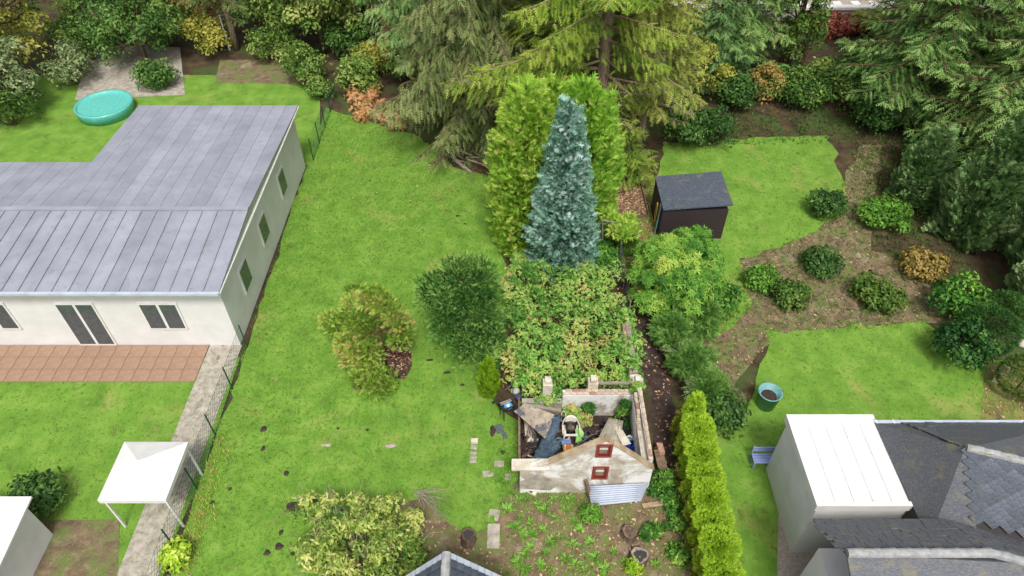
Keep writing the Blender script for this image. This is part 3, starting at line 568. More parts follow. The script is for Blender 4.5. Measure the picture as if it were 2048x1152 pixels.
for k, ((x, y), h, Lm, mt, tc, lab) in enumerate(FIRS):
    if k > 3: twin(_firs[3], 'fir_tree', lab, (x, y, 0), 1.9 * k, (Lm / FIRS[3][2], Lm / FIRS[3][2], h / FIRS[3][1])); continue
    _firs.append(spruce('fir_tree', lab, (x, y, 0), h, 1.2, Lm, M[mt], .28, M['red_bark'], whorl=.62, per=6, droop=.3, hang=.3, tsz=.48, tc=tc, zmax=13, dens=.6, group='firs on the right', dead=.12, lift=.15))

# ------------------------------------------------------------------ broadleaf trees along the top left
BL = [((-31.5, 40.5), 11, 3.4, 'lf_larch', 'yellow green autumn larch in the top left corner', 80, .8, 170, .24, .48),
      ((-29.5, 37.0), 5.2, 2.0, 'lf_pale', 'pale leaved bush below the yellow larch at left edge', 40, .6, 140, .2, .5),
      ((-26.0, 45.5), 11, 3.0, 'lf_deep', 'dark green tree right of the yellow larch', 70, .85, 150, .26, .5),
      ((-23.8, 42.8), 5.5, 2.3, 'lf_deep', 'low dark green tree in front of the dark green one', 45, .65, 140, .22, .6),
      ((-21.2, 46.2), 10, 2.2, 'lf_orange', 'orange yellow autumn tree beside the pine', 50, .7, 150, .22, .4),
      ((-15.5, 46.5), 9, 2.8, 'lf_mid', 'green tree behind the white pole', 60, .8, 150, .24, .4),
      ((-12.6, 44.5), 10.5, 3.2, 'lf_mid', 'spreading green tree above the fence end', 80, .8, 160, .24, .52),
      ((-10.2, 46.8), 11, 2.8, 'lf_mid', 'yellow green tree left of the reddish spruce trunks', 60, .8, 150, .24, .58),
      ((-34.5, 35.0), 7, 2.6, 'lf_deep', 'dark tree cut by the left edge of the picture', 45, .75, 130, .24, .6),
      ((-3.0, 46.5), 9, 3.0, 'lf_mid', 'broad tree hidden deep behind the spruces', 50, .9, 120, .26, .35),
      ((9.8, 45.0), 9, 2.6, 'lf_larch', 'yellowish tree far behind the yellowing spruce', 50, .8, 130, .26, .4)]
for (x, y), h, r, mt, lab, K, cr, per, sz, tc in BL:
    broad('broadleaf_tree', lab, (x, y, 0), h, r * 1.15, M[mt], M['bark'], int(K * 1.25), cr, int(per * .78), sz * 1.08, 'trees along the back of the gardens', tc=tc, zc=.5, trunk=.2)
for k, (x, y, h, r, mt, lab) in enumerate([(-33, 54, 14, 4.2, 'lf_deep', 'far dark tree behind the yellow larch'), (-24, 55, 14, 4.2, 'lf_mid', 'far green tree behind the orange tree'), (-16, 56, 14, 4.4, 'lf_deep', 'far dark tree behind the white pole'), (-8, 55, 14, 4.2, 'lf_deep', 'far dark tree behind the reddish trunks'), (0, 54, 14, 4.4, 'lf_deep', 'far dark tree behind the drooping spruce'), (8, 54, 13, 4.2, 'lf_deep', 'far dark tree behind the yellowing spruce'), (33, 52, 14, 4.6, 'lf_deep', 'far dark tree behind the top right firs'), (40, 44, 14, 4.6, 'lf_deep', 'far dark tree beyond the right edge')]):
    broad('broadleaf_tree', lab, (x, y, 0), h, r, M[mt], M['bark'], 60, 1.2, 80, .42, 'trees along the back of the gardens', zc=.5, tc=.4, trunk=.25)
spruce('pine_tree', 'dark pine with bare stems left of the white pole', (-18.6, 45.0, 0), 12, 2.5, 2.6, M['lf_spruce_dull'], .2, M['pale_bark'], whorl=.9, per=4, droop=.15, hang=.25, tsz=.45, tc=.3, dead=.4, dens=.7)
broad('ivy_tree', 'tall dark tree wrapped in ivy, below the white roadside wall', (17.6, 41.8, 0), 9.5, 1.7, M['lf_ivy'], M['bark'], 70, .55, 150, .2, zc=.5, tc=.5, lo=.6)
# understorey at the back
UND = [((-9.6, 39.3), 1.6, 1.9, 'lf_mid', .45, 'green bush at the top end of the left fence'), ((-6.2, 40.3), 1.8, 1.7, 'lf_mid', .4, 'green bush at the foot of the reddish trunks'), ((-3.6, 41.5), 1.9, 1.8, 'lf_deep', .6, 'dark bush beneath the two tone spruce'),
       ((-8.6, 41.3), 1.4, 1.9, 'lf_larch', .55, 'thin yellow green sapling bush behind the orange ferns'), ((15.5, 38.8), 1.7, 1.5, 'lf_juniper', .25, 'dark low bush under the larch'), ((19.2, 40.0), 1.5, 1.4, 'lf_mid', .5, 'light green bush between the two cut trunks'), ((21.8, 41.5), 1.9, 1.9, 'lf_juniper', .2, 'dark conifer bush beside the red creeper'),
       ((-27.2, 40.2), 1.8, 2.2, 'lf_pale', .4, 'grey green bush left of the teal pool'), ((-22.0, 40.0), 1.3, 1.3, 'lf_deep', .5, 'dark bush behind the teal pool'), ((-12.9, 40.6), 1.6, 2.0, 'lf_mid', .3, 'dark green hedge bush at back of the left plot')]
UND += [((-30.5, 46.0), 2.2, 2.8, 'lf_mid', .35, 'bush at the foot of the yellow larch'), ((-25.2, 47.5), 2.3, 2.8, 'lf_deep', .6, 'dark bush behind the low dark tree'), ((-20.3, 44.3), 1.9, 2.2, 'lf_larch', .5, 'yellowish bush below the orange tree'), ((-17.6, 47.8), 2.4, 2.8, 'lf_deep', .5, 'dark bush behind the pine stems'), ((-15.4, 43.6), 1.9, 2.3, 'lf_mid', .45, 'green bush right of the white pole'), ((-13.4, 47.6), 2.4, 3.0, 'lf_mid', .35, 'tall bush behind the spreading green tree'), ((-10.4, 43.6), 2.0, 2.3, 'lf_deep', .55, 'dark bush left of the reddish trunks'), ((-5.2, 45.0), 2.6, 2.8, 'lf_deep', .5, 'dark bush right of the reddish trunks'),
        ((-27.6, 43.4), 1.9, 2.4, 'lf_mid', .25, 'dense bush between larch and dark green tree'), ((-22.6, 45.6), 1.9, 2.4, 'lf_mid', .3, 'bush beneath the orange yellow tree'), ((1.5, 38.0), 2.2, 2.0, 'lf_deep', .4, 'dark bush behind the thujas'), ((8.6, 38.0), 2.2, 2.0, 'lf_deep', .45, 'dark bush behind the yellowing spruce'), ((11.5, 44.0), 2.4, 2.6, 'lf_ivy', .4, 'olive bush left of the larch'),
        ((13.2, 37.4), 1.6, 1.5, 'lf_deep', .3, 'dark bush below the feathery larch'), ((17.3, 38.0), 1.7, 1.6, 'lf_deep', .35, 'dark bush below the ivy covered tree'), ((22.4, 37.6), 1.8, 1.5, 'lf_ivy', .4, 'olive bush under the dull fir'), ((20.6, 35.0), 1.6, 1.8, 'lf_deep', .25, 'dark bush in front of the dull fir'), ((23.6, 41.0), 2.3, 2.0, 'lf_spruce_dull', .4, 'dull shrub on the bank beneath the road'), ((21.6, 30.8), 1.5, 1.8, 'lf_deep', .3, 'dark bush beside the bare fir trunk'), ((9.6, 33.6), 1.6, 1.8, 'lf_deep', .4, 'dark bush at the back of the right plot')]
for (x, y), r, h, mt, tc, lab in UND:
    shrub('bush', lab, (x, y, 0), r, h * 1.3, M[mt], M['bark'], 23, .57, 90, .21, tc=tc, group='bushes under the trees')
g = gp(735, 205); shrub('fern_patch', 'pale orange dead ferns at the head of the lawn', (g[0], g[1], 0), (1.5, 1.5), 1.0, M['lf_fern'], M['grey_twig'], cen=np.array([gp(a, b, .35) for a, b in ((705, 190), (715, 205), (730, 200), (742, 195), (735, 220), (722, 232), (760, 225), (775, 235), (795, 250), (790, 240), (745, 185), (750, 175), (765, 212))]), cr=.42, per=120, size=.24, tm=T_FROND, cat='ferns', stems=13)
g = gp(1662, 60); shrub('red_creeper', 'dark red creeper on the bank below the white wall', (g[0], g[1], 0), (2.6, 2.2), 1.0, M['lf_red'], M['bark'], 30, .5, 110, .26, cat='creeper')
g = gp(1745, 62); shrub('bank_shrub', 'yellow and tan shrubs on the bank below the white wall', (g[0], g[1], 0), (2.6, 1.8), 1.2, M['lf_larch'], M['bark'], 26, .5, 100, .26, tc=.3)

# ------------------------------------------------------------------ right edge: cypresses, clipped bushes
RC = [((21.6, 25.6), 6.8, 1.7, .5, 'grey green cypress below the light tipped fir'), ((23.6, 23.2), 7.6, 1.8, .45, 'grey green cypress at the right edge, upper one'), ((22.6, 20.7), 6.2, 1.5, .5, 'grey green cypress at the right edge, lower one'), ((25.2, 27.2), 7.2, 1.8, .4, 'dark cypress behind the grey green ones'), ((20.2, 28.4), 4.2, 1.3, .4, 'low cypress beside the bare fir trunk')]
leafmat('lf_cyp', pal((64, 98, 54), (94, 132, 74), (128, 162, 98), (166, 190, 130)), .2)
_cyp = []
for k, ((x, y), h, r, tc, lab) in enumerate(RC):
    if k > 1: twin(_cyp[k % 2], 'cypress_tree', lab, (x, y, 0), 2.1 * k, (r / RC[k % 2][2], r / RC[k % 2][2], h / RC[k % 2][1])); continue
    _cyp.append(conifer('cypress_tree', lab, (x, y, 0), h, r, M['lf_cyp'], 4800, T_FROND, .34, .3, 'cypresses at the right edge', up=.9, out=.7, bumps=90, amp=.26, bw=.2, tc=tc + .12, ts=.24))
def clipped(lab, x, y, r, h, mt, tc=.4, n=3000, size=.12):
    t = thing('clipped_bush', lab, 'bush', (x, y, 0), 'clipped bushes'); MB().tube([(x, y, 0), (x, y, h * .5)], [.05, .03], 6).build('stem', M['bark'], t)
    d = unit(rnd(n)); d[:, 2] = np.abs(d[:, 2]) * 1.6 - .6; d = unit(d); p = np.array([x, y, h * .5]) + d * np.array([r, r, h * .5]) * (1 - .12 * rng.uniform(0, 1, n)[:, None] ** 2) * (1 + .06 * lump(d, 3, 2)[:, None])
    Leafs().add(T_SPRIG, p, d + rnd(n, .5), rnd(n), size * rng.uniform(.7, 1.3, n), tc + .2 * rng.normal(0, 1, n)).build('foliage', M[mt], t); return t
clipped('dark green clipped dome bush above the leafy verge', 18.9, 18.6, 1.0, 2.0, 'lf_yew', .2)
clipped('olive clipped bush cut by the right edge', 19.3, 16.4, .85, 1.6, 'lf_ivy', .45)
clipped('clipped bush against the grey green cypress', 20.0, 19.6, .8, 1.9, 'lf_yew', .35)
clipped('small clipped shrub beside the wire fence under the yellow branch', *gp(1255, 505)[:2], .42, 1.0, 'lf_rhodo', .3, 1800)

# ------------------------------------------------------------------ yew and the browning conifer on the lawn
yb = np.array([-1.84, 18.25, 0]); t = thing('yew_tree', 'dark green bushy yew standing on the lawn', 'tree', yb)
cen = np.vstack([clump_centres(yb + Z3 * 2.65, (1.25, 1.2, 2.15), 62, .75, 1, -.95), clump_centres(yb + np.array([-1.0, .3, 3.2]), (.5, .5, .7), 8, .3, 1), clump_centres(yb + np.array([.6, -.5, 1.4]), (.8, .8, .8), 12, .3, 1, -.6), clump_centres(yb + np.array([0, .1, 4.6]), (.7, .7, .35), 7, .3, 1)])
mb = MB(); mb.tube([yb, yb + [.05, 0, 1.5], yb + [0, .1, 4.4]], [.16, .12, .04], 8).build('trunk', M['bark'], t, True); mb = MB(); limbs(mb, yb + Z3 * .9, cen[::4], .05, .12); mb.build('branches', M['bark'], t)
clumps(Leafs(), cen, .5 * rng.uniform(.6, 1.3, len(cen)), 165, frond(3, .22, .7, .5, .05, .6), .17, 'sprig', .45, .5, .24, .2).build('crown', M['lf_yew'], t)
sb = gp(768, 738); t = thing('browning_conifer', 'sparse yellow green conifer with browning sprays and exposed leaning stem', 'tree', sb)
SP = [(728, 672, 1.6), (708, 655, 1.9), (738, 715, .9), (722, 690, 1.2), (690, 700, .6), (755, 775, .4), (770, 605, 2.9), (690, 640, 1.7), (672, 655, 1.1), (705, 610, 2.6), (735, 600, 3.1), (760, 612, 2.9), (720, 640, 2.4), (695, 680, 1.3), (712, 700, 1.2), (725, 725, .9), (745, 745, .8), (765, 755, .6), (740, 700, 1.5), (795, 645, 2.3), (805, 665, 1.9), (800, 682, 1.5), (780, 625, 2.7), (660, 640, .8), (735, 765, .5), (770, 770, .45), (720, 755, .5), (700, 720, .7), (750, 590, 3.2), (715, 590, 2.6), (740, 660, 2.1)]
cen = np.array([gp(a, b, z) for a, b, z in SP]); mb = MB(); tp = gp(745, 600, 3.2); mb.tube([sb, gp(762, 690, 1.1), gp(752, 640, 2.2), tp], [.14, .12, .09, .03], 8).build('trunk', M['red_bark'], t, True)
mb = MB(); limbs(mb, gp(757, 668, 1.6), cen[::2], .045, .1); limbs(mb, gp(752, 645, 2.1), [gp(775, 655, 1.9), gp(790, 640, 2.0), gp(770, 630, 2.5)], .035); mb.build('branches', M['red_bark'], t)
clumps(Leafs(), cen, .39 * rng.uniform(.75, 1.25, len(cen)), 170, T_FROND, .18, 'sprig', .35, .38, .18, .2, .75).build('crown', M['lf_sick'], t)

# ------------------------------------------------------------------ bramble thicket
bb = gp(1140, 690); t = thing('bramble_thicket', 'tangled bramble thicket with yellowing leaves overgrowing the ruin', 'bramble', bb)
cen = []
for a in range(1020, 1300, 17):
    for b in range(535, 815, 19):
        q = np.array([a + rng.uniform(-9, 9), b + rng.uniform(-9, 9)]); l_ = 1012 + max(0, (640 - q[1]) * .05); r_ = 1232 + max(0, min(1, (q[1] - 560) / 110)) * 48
        if q[1] > 775 and (q[0] > 1120 or q[0] < 1040): continue
        if not (l_ < q[0] < r_): continue
        z = .55 + .45 * math.sin(q[0] * .031) * math.sin(q[1] * .027 + 1) + rng.uniform(0, .5) + (.35 if q[1] < 740 else 0); cen.append(gp(q[0], q[1], max(z, .3)))
cen = np.array(cen); n = len(cen); mb = MB()
for k in range(70):
    a = cen[rng.integers(n)] * [1, 1, 0]; b = cen[rng.integers(n)]; b = a + (b - a) * min(1, 1.6 / max(np.linalg.norm(b[:2] - a[:2]), .1)); m_ = (a + b) / 2; m_[2] = max(b[2], .8) + .35
    mb.tube([a, a * .7 + m_ * .3 + Z3 * .3, m_, b * .6 + m_ * .4, b + Z3 * .1], [.012, .012, .011, .009, .006], 4, False)
mb.build('canes', M['red_bark'], t)
L = Leafs(); tcb = .3 + .3 * lump(cen, 1.5, 2) + .12 * lump(cen, 4, 1); lo_ = tcb < .42
for msk in (lo_, ~lo_):
    clumps(L, cen[msk], .34 * rng.uniform(.7, 1.3, msk.sum()), 60, T_TRI, .14, 'leaf', .9, .26 if msk is lo_ else .5, .15, .14, .8, .6)
L.build('foliage', M['lf_bramble'], t)
IV = [((1060, 535), 'ivy and bramble at the foot of the blue cypress, lawn side', 1.0, .9), ((1130, 550), 'leafy ivy mound at the front foot of the blue cypress', 1.1, .9), ((1195, 530), 'ivy mound at the right foot of the blue cypress', 1.0, 1.2), ((1205, 480), 'dark ivy mound between the blue cypress and fence', .9, 1.3), ((1040, 640), 'bramble mound at the right foot of the yew', .8, .8), ((1015, 720), 'green bramble mound behind the dwarf cypress', .75, .8)]
for (a, b), lab, r, h in IV:
    shrub('ivy_mound', lab, gp(a, b), r, h, M['lf_rhodo' if a > 1100 else 'lf_bramble'], M['bark'], 26, .3, 110, .13, T_TRI, group='ivy and bramble mounds', tc=.25, up=.8)
# yellow branch over the fence
g = gp(1205, 505); t = thing('leaning_cypress', 'thin yellow green cypress branch leaning over the wire fence', 'tree', g); a0 = np.array(g); e = gp(1245, 462, 1.9); mb = MB(); mb.tube([a0, gp(1205, 440, 2.2), gp(1230, 445, 2.3), e], [.05, .04, .03, .015], 5).build('stem', M['grey_twig'], t)
cen = np.array([gp(*q) for q in ((1225, 440, 2.1), (1240, 450, 2.1), (1255, 455, 2.0), (1262, 465, 1.8), (1245, 470, 1.9), (1232, 462, 2.0), (1215, 430, 2.2), (1258, 440, 2.0))]); clumps(Leafs(), cen, .3, 130, T_FAN, .16, 'sprig', .2, .5, .16, .1).build('foliage', M['lf_thuja_olive'], t)

# ------------------------------------------------------------------ right side of the plot
shrub('rhododendron', 'large glossy light green rhododendron beside the side path', (6.85, 21.3, 0), (1.95, 2.5), 3.1, M['lf_rhodo'], M['bark'], 85, .48, 74, .19, T_WHORL, 'leaf', tc=.5, zc=.45, up=.8, lo=.6, cl=.17)
shrub('rhododendron', 'second glossy rhododendron behind the leaning lean-to shed front', (8.0, 23.3, 0), (1.3, 1.2), 2.2, M['lf_rhodo'], M['bark'], 40, .42, 90, .19, T_WHORL, 'leaf', tc=.3, zc=.45, up=.8)
JN = [((1340, 690), 1.0, 1.5, 'feathery green juniper below the rhododendron'), ((1390, 660), .9, 1.7, 'juniper with bare twigs right of the side path'), ((1370, 750), 1.0, 1.5, 'blue green juniper above the golden hedge tip'), ((1400, 800), .8, 1.3, 'dark juniper beside the golden hedge tip')]
for (a, b), r, h, lab in JN:
    g = gp(a + 8, b); shrub('juniper_shrub', lab, g, r * .88, h, M['lf_juniper'], M['grey_twig'], 24, .36, 110, .26, T_TWIG, 'sprig', 'junipers beside the side path', tc=.55, up=.25, stems=14)
for k, (a, b, lab) in enumerate(((1365, 700, 'dry bare twig heap on the juniper, upper'), (1395, 770, 'dry bare twig heap between juniper and golden hedge'))):
    g = gp(a, b, 1.0 if k == 0 else .9); mb = MB()
    for i in range(26):
        d = unit(rng.normal(0, 1, 3) * [1, 1, .35]); l = rng.uniform(.3, .75); p = g + rng.normal(0, .16, 3); q = p + d * l; mb.tube([p, (p + q) / 2 + rng.normal(0, .06, 3), q], [.012, .009, .004], 4, False)
        mb.tube([(p + q) / 2, (p + q) / 2 + unit(rng.normal(0, 1, 3)) * l * .4], [.007, .003], 3, False)
    mb.tube([g * [1, 1, 0], g], [.03, .015], 5); single('twig_heap', mb, M['grey_twig'], lab, 'twigs')
_gold = []; hedge_y = np.linspace(14.1, 6.9, 10)
hl = ['pointed golden cypress at the far end of the hedge'] + ['golden cypress, %s in the hedge from its pointed end' % w_ for w_ in ('second', 'third', 'fourth', 'fifth', 'sixth', 'seventh', 'eighth', 'ninth', 'tenth')]
for k, y in enumerate(hedge_y):
    x = 6.2 - .028 * k; h = 2.8 if k == 0 else 2.2 + rng.uniform(-.06, .06)
    if k > 2: twin(_gold[1 + k % 2], 'golden_cypress', hl[k], (x, y, 0), 2.3 * k, (1, 1, h / 2.25)); continue
    t = thing('golden_cypress', hl[k], 'hedge', (x, y, 0), 'golden cypress hedge'); MB().tube([(x, y, 0), (x, y, h * .8)], [.06, .02], 6).build('trunk', M['bark'], t)
    pf = (lambda s_: .66 * np.clip(1 - s_, 0, 1) ** .6 * (1 - .1 * (s_ < .1)) + .02) if k == 0 else (lambda s_: .52 * np.clip(1 - s_ ** 5, 0, 1) ** .5 + .02)
    L = Leafs(); column(L, (x, y, 0), h, pf, 5200, T_FAN, .085, .6, .8, 70, .12, .22, .15, .35, .56, .13, .3)
    if k:                                                # rounded clipped top
        n = 1300; d = unit(rnd(n)); d[:, 2] = np.abs(d[:, 2]); p = np.array([x, y, h - .16]) + d * [.5, .56, .2] * (1 + .12 * lump(d * 3, 3, k))[:, None]; L.add(T_FAN, p, d + Z3 * .3 + rnd(n, .3), rnd(n), .085 * rng.uniform(.7, 1.3, n), .55 + .13 * rng.normal(0, 1, n))
    L.build('foliage', M['lf_gold'], t)
    L = Leafs(); column(L, (x, y, 0), h * .62, lambda s_: .5 + 0 * s_, 700, T_FAN, .16, .5, .8, 20, .2, .3, .3, .5, .5, .25, .02); L.build('inner_sprays', M['lf_gold_brown'], t); _gold.append(t)

# ------------------------------------------------------------------ foreground shrub and bed plants
lb = gp(720, 1085); lb = np.array([-4.75, 9.75, 0])
cen = clump_centres(lb + Z3 * .9, (1.95, 1.75, 1.3), 115, .4, 1.05, -.5); cen = lb + (cen - lb) * (1 + .16 * lump(cen, 2.6, 4))[:, None]
shrub('laurel_shrub', 'large sprawling yellow green shrub with bare grey twigs on the lawn', lb, 2, 2, M['lf_laurel'], M['grey_twig'], cen=cen, cr=.3, per=92, size=.175, tm=T([(0, 0, 0), (.2, .45, .06), (0, 1, -.1), (-.2, .45, .06)], [(0, 1, 2), (0, 2, 3)]), tc=.54, ts=.22, up=.7, cl=.17, stems=50)
mb = MB()
for k in range(210):
    p = cen[rng.integers(len(cen))] + rng.normal(0, .1, 3); d = unit(p - lb + rng.normal(0, .5, 3)); q = p + d * rng.uniform(.3, .65); mb.tube([p, (p + q) / 2 + rng.normal(0, .05, 3), q], [.014, .01, .004], 4, False)
mb.build('twigs', M['grey_twig'], bpy.data.objects['laurel_shrub'])['kind'] = 'stuff'
g = gp(840, 985); mb = MB()
for k in range(22):
    a = gp(835 + rng.uniform(-8, 8), 985 + rng.uniform(-6, 6), .35); b = gp(872 + rng.uniform(-30, 34), 1010 + rng.uniform(-26, 32), rng.uniform(.1, .5)); m_ = (a + b) / 2 + rng.normal(0, .1, 3); mb.tube([a, m_, b], [.016, .011, .004], 4, False); mb.tube([m_, m_ + (b - a) * .3 + rng.normal(0, .12, 3)], [.008, .003], 3, False)
mb.tube([gp(835, 985, 0), gp(835, 985, .4)], .02, 5); single('bare_branches', mb, M['grey_twig'], 'bare dead branches sticking out right of the yellow green shrub', 'branches')
shrub('ivy_mound', 'dark green leaves at the near foot of the yellow green shrub', gp(815, 1120), .55, .7, M['lf_ivy'], M['bark'], 14, .26, 90, .16, group='ivy and bramble mounds', tc=.5)
shrub('fence_creeper', 'yellow leaved creeper at the near end of the left fence', gp(355, 1120), .55, .8, M['lf_gold'], M['bark'], 14, .26, 60, .17, tc=.7, cat='creeper')
shrub('ivy_mound', 'green ivy below the right corner of the ruined shed', gp(1330, 985), (.75, .8), .5, M['lf_rhodo'], M['bark'], 24, .22, 70, .13, group='ivy and bramble mounds', tc=.25)
shrub('ivy_mound', 'ivy trailing beside the hedge foot below the shed', gp(1350, 1035), (.6, .9), .35, M['lf_rhodo'], M['bark'], 20, .2, 60, .13, group='ivy and bramble mounds', tc=.3)
shrub('weed_bush', 'bright green tall weed in front of the tin sheet', gp(1180, 1035), .42, .55, M['lf_weed'], M['bark'], 12, .2, 80, .16, T_LONG, tc=.45, cat='weed')
WL = []
for v_ in range(4):
    n = 26 + 5 * v_; a = rng.uniform(0, 6.28, n); up_ = rng.uniform(.05, 1.1, n); d = np.stack([np.cos(a), np.sin(a), up_], 1); p = np.stack([np.cos(a) * .03, np.sin(a) * .03, rng.uniform(0, .05, n)], 1) + rnd(n, .03) * [1, 1, .2]
    WL.append(Leafs().add(T_LONG, p, d, Z3 + rnd(n, .3), rng.uniform(.08, .22, n), rng.uniform(.15, .8, n)).build('weed_rosette', M['lf_weed']))
WS = [(1040, 1035), (1062, 1047), (1045, 1070), (1090, 1020), (1110, 1035), (1130, 1020), (1085, 1060), (1150, 1045), (1120, 1075), (1145, 1090), (1060, 1095), (1050, 1110), (1090, 1105), (1130, 1118), (1080, 1130), (1048, 1140), (1100, 1140), (1150, 1130), (1180, 1085), (1190, 1115), (1225, 1105), (1250, 1125), (1160, 1060), (1030, 1055), (1075, 1010), (1140, 1000), (1015, 1020), (1370, 1125), (1310, 1130), (1315, 1060), (1210, 1140), (1020, 985), (1040, 1000), (1105, 1000), (1340, 1090), (1065, 1070), (1100, 1085), (1170, 1140), (1035, 1125), (1000, 960)]
for k, (a, b) in enumerate(WS):
    o = WL[k] if k < 4 else WL[k % 4].copy()
    if k > 3: COL.objects.link(o)
    o.location = [float(v) for v in gp(a, b)]; o.rotation_euler = (0, 0, rng.uniform(0, 6.28)); o.scale = [rng.uniform(.75, 1.35)] * 3; tag(o, 'bright green weed rosette growing in the bare bed', 'weed', 'weed rosettes in the bed')
for k, (a, b, r, h, mt, tc, lab) in enumerate([(1300, 1070, .4, .3, 'lf_rhodo', .2, 'dark green leafy plant between the two right stumps'), (1265, 1135, .3, .35, 'lf_gold', .4, 'light green seedling in front of the nearest stump'), (1360, 1110, .5, .3, 'lf_rhodo', .4, 'low green plants at the hedge foot')]):
    shrub('bed_plant', lab, gp(a, b), r, h, M[mt], M['bark'], 10, .16, 50, .14, tc=tc, cat='plant')

# ------------------------------------------------------------------ blurred right plot: planting as its colours suggest
RB = [((1400, 190), 1.8, 3.6, 'lf_larch', .35, 'yellow green tree at the back of the right plot'), ((1420, 290), 1.6, 2.2, 'lf_deep', .25, 'dark bush left of the right upper lawn'), ((1525, 200), 1.2, 2.6, 'lf_orange', .55, 'orange autumn tree behind the right upper lawn'), ((1600, 215), 1.6, 2.4, 'lf_mid', .25, 'green bush right of the orange tree'), ((1680, 205), 1.7, 2.4, 'lf_mid', .2, 'green bush behind the right upper lawn'), ((1770, 250), 1.8, 2.6, 'lf_deep', .05, 'very dark bush at the corner of the right upper lawn'),
      ((1650, 430), 1.0, 1.4, 'lf_deep', .25, 'dark bush at the lower right of the upper lawn'), ((1760, 450), 1.4, 1.3, 'lf_weed', .2, 'bright green shrub in the right flower bed'), ((1860, 380), 1.8, 2.6, 'lf_deep', .25, 'dark shrub before the light tipped fir'), ((1640, 540), .9, .9, 'lf_deep', .3, 'small dark shrub amid the flower bed'), ((1580, 600), .8, .9, 'lf_ivy', .4, 'olive shrub in the flower bed'), ((1840, 545), 1.1, 1.0, 'lf_orange', .3, 'brownish shrub near the flower bed end'),
      ((1900, 620), 1.5, 2.0, 'lf_rhodo', .15, 'green bush beside the grey green cypress'), ((1905, 715), 1.3, 1.9, 'lf_yew', .15, 'dark green rounded bush on the lower lawn edge'), ((1750, 600), 1.2, .9, 'lf_ivy', .5, 'olive ground shrub in the flower bed'), ((1430, 620), .9, 1.4, 'lf_rhodo', .1, 'dark green shrub behind the rhododendron'), ((1445, 840), .9, 1.2, 'lf_deep', .35, 'dark bush beside the golden hedge far end'), ((1520, 570), .7, .8, 'lf_weed', .2, 'small green shrub at the lawn corner')]
for (a, b), r, h, mt, tc, lab in RB:
    shrub('garden_shrub', lab, gp(a, b), r, h, M[mt], M['bark'], 26, .45, 80, .19, tc=tc, group='shrubs in the right plot')
for (a, b), r, h, mt, tc, lab in [((90, 1010), .9, 1.3, 'lf_deep', .35, 'dark shrub at the near end of the left lawn'), ((30, 250), 2.2, 2.4, 'lf_ivy', .35, 'olive green bush at the left edge'), ((640, 195), .8, 1.2, 'lf_mid', .3, 'green bush inside the fence end')]:
    shrub('garden_shrub', lab, gp(a, b), r, h, M[mt], M['bark'], 22, .45, 80, .19, tc=tc, group='shrubs in the left plot')

# ------------------------------------------------------------------ the ruined shed
YG = 12.1
def wp(a, b): q = yp(a, b, YG); return (float(q[0]), float(max(q[2], 0)))
SX0, SX1 = wp(1040, 940)[0], wp(1306, 938)[0]
shed = thing('ruined_shed', 'roofless ruined shed with flaking white gable wall', 'shed', ((SX0 + SX1) / 2, YG, 0))
zl = wp(1040, 938)[1]; pk = wp(1213, 882); kn = wp(1098, 928); er = wp(1308, 940)
outl = [(SX0, 0), (SX1, 0), (SX1, er[1]), pk, kn, (SX0, zl)]
def rect(a, b, c, d): x0, z1 = wp(a, b); x1, z0 = wp(c, d); return [(x0, z0), (x1, z0), (x1, z1), (x0, z1)]
W1 = rect(1198, 891, 1218, 911); W2 = rect(1190, 935, 1210, 955)
MB().plate(outl, [W1, W2], (0, YG, 0), (1, 0, 0), (0, 0, 1), .2).build('gable_wall', M['render_wall'], shed)
for a, b in ((kn, pk), (pk, er)):        # sloping mossy cappings on the wall head
    MB().bar((a[0], YG + .1, a[1] + .015), (b[0], YG + .1, b[1] + .015), .22, .035).build('coping', M['cap_moss'], shed)
for Wn in (W1, W2):
    (x0, z0), (x1, _), (_, z1), _ = Wn; fr = MB(); e = .075
    for a in ((x0 - e, z0 - e, x1 + e, z0), (x0 - e, z1, x1 + e, z1 + e)): fr.box((a[0], YG - .035, a[1]), (a[2], YG + .05, a[3]))
    for a in ((x0 - e, x0), (x1, x1 + e)): fr.box((a[0], YG - .033, z0), (a[1], YG + .05, z1))
    for a in ((x0, z0, x1, z0 + .05), (x0, z1 - .05, x1, z1)): fr.box((a[0], YG + .03, a[1]), (a[2], YG + .1, a[3]))
    for a in ((x0, x0 + .05), (x1 - .05, x1)): fr.box((a[0], YG + .031, z0 + .05), (a[1], YG + .1, z1 - .05))
    win = fr.build('window', M['red_paint'], shed); MB().box((x0 + .05, YG + .07, z0 + .05), (x1 - .05, YG + .085, z1 - .05)).build('pane', M['sage_pane'], win)
    zc = (z0 + z1) / 2; MB().box((x0 + .05, YG + .045, zc - .012), (x1 - .05, YG + .068, zc + .012)).build('highlight_bar', M['white_paint'], win)  # white-painted bar standing in for a highlight across the pane
pq = [wp(*q) for q in ((1041, 976), (1041, 962), (1075, 948), (1100, 955), (1118, 968), (1100, 980))]
MB().plate([(a, max(b, .01)) for a, b in pq][::-1], [], (0, YG - .022, 0), (1, 0, 0), (0, 0, 1), .02).build('cement_patch', M['concrete'], shed)
WH = 1.78; RX0, RX1 = SX1 - .3, SX1 + .02; YB = 15.25
MB().box((RX0, YG + .245, 0), (RX1, YB, WH - .35)).build('side_wall', M['whitewashed_brick'], shed)
MB().box((RX1 - .15, YG + .25, WH - .352), (RX1 - .002, YB, WH - .08)).build('side_wall_outer_leaf', M['whitewashed_brick'], shed)
shed_first = MB().box((-.11, -.055, -.0325), (.11, .055, .0325), jit=.006).build('brick', M['brick']); shed_first.parent = shed; bxm = shed_first.data; bxp = bxm.copy(); bxp.materials.clear(); bxp.materials.append(M['brick_pale'])
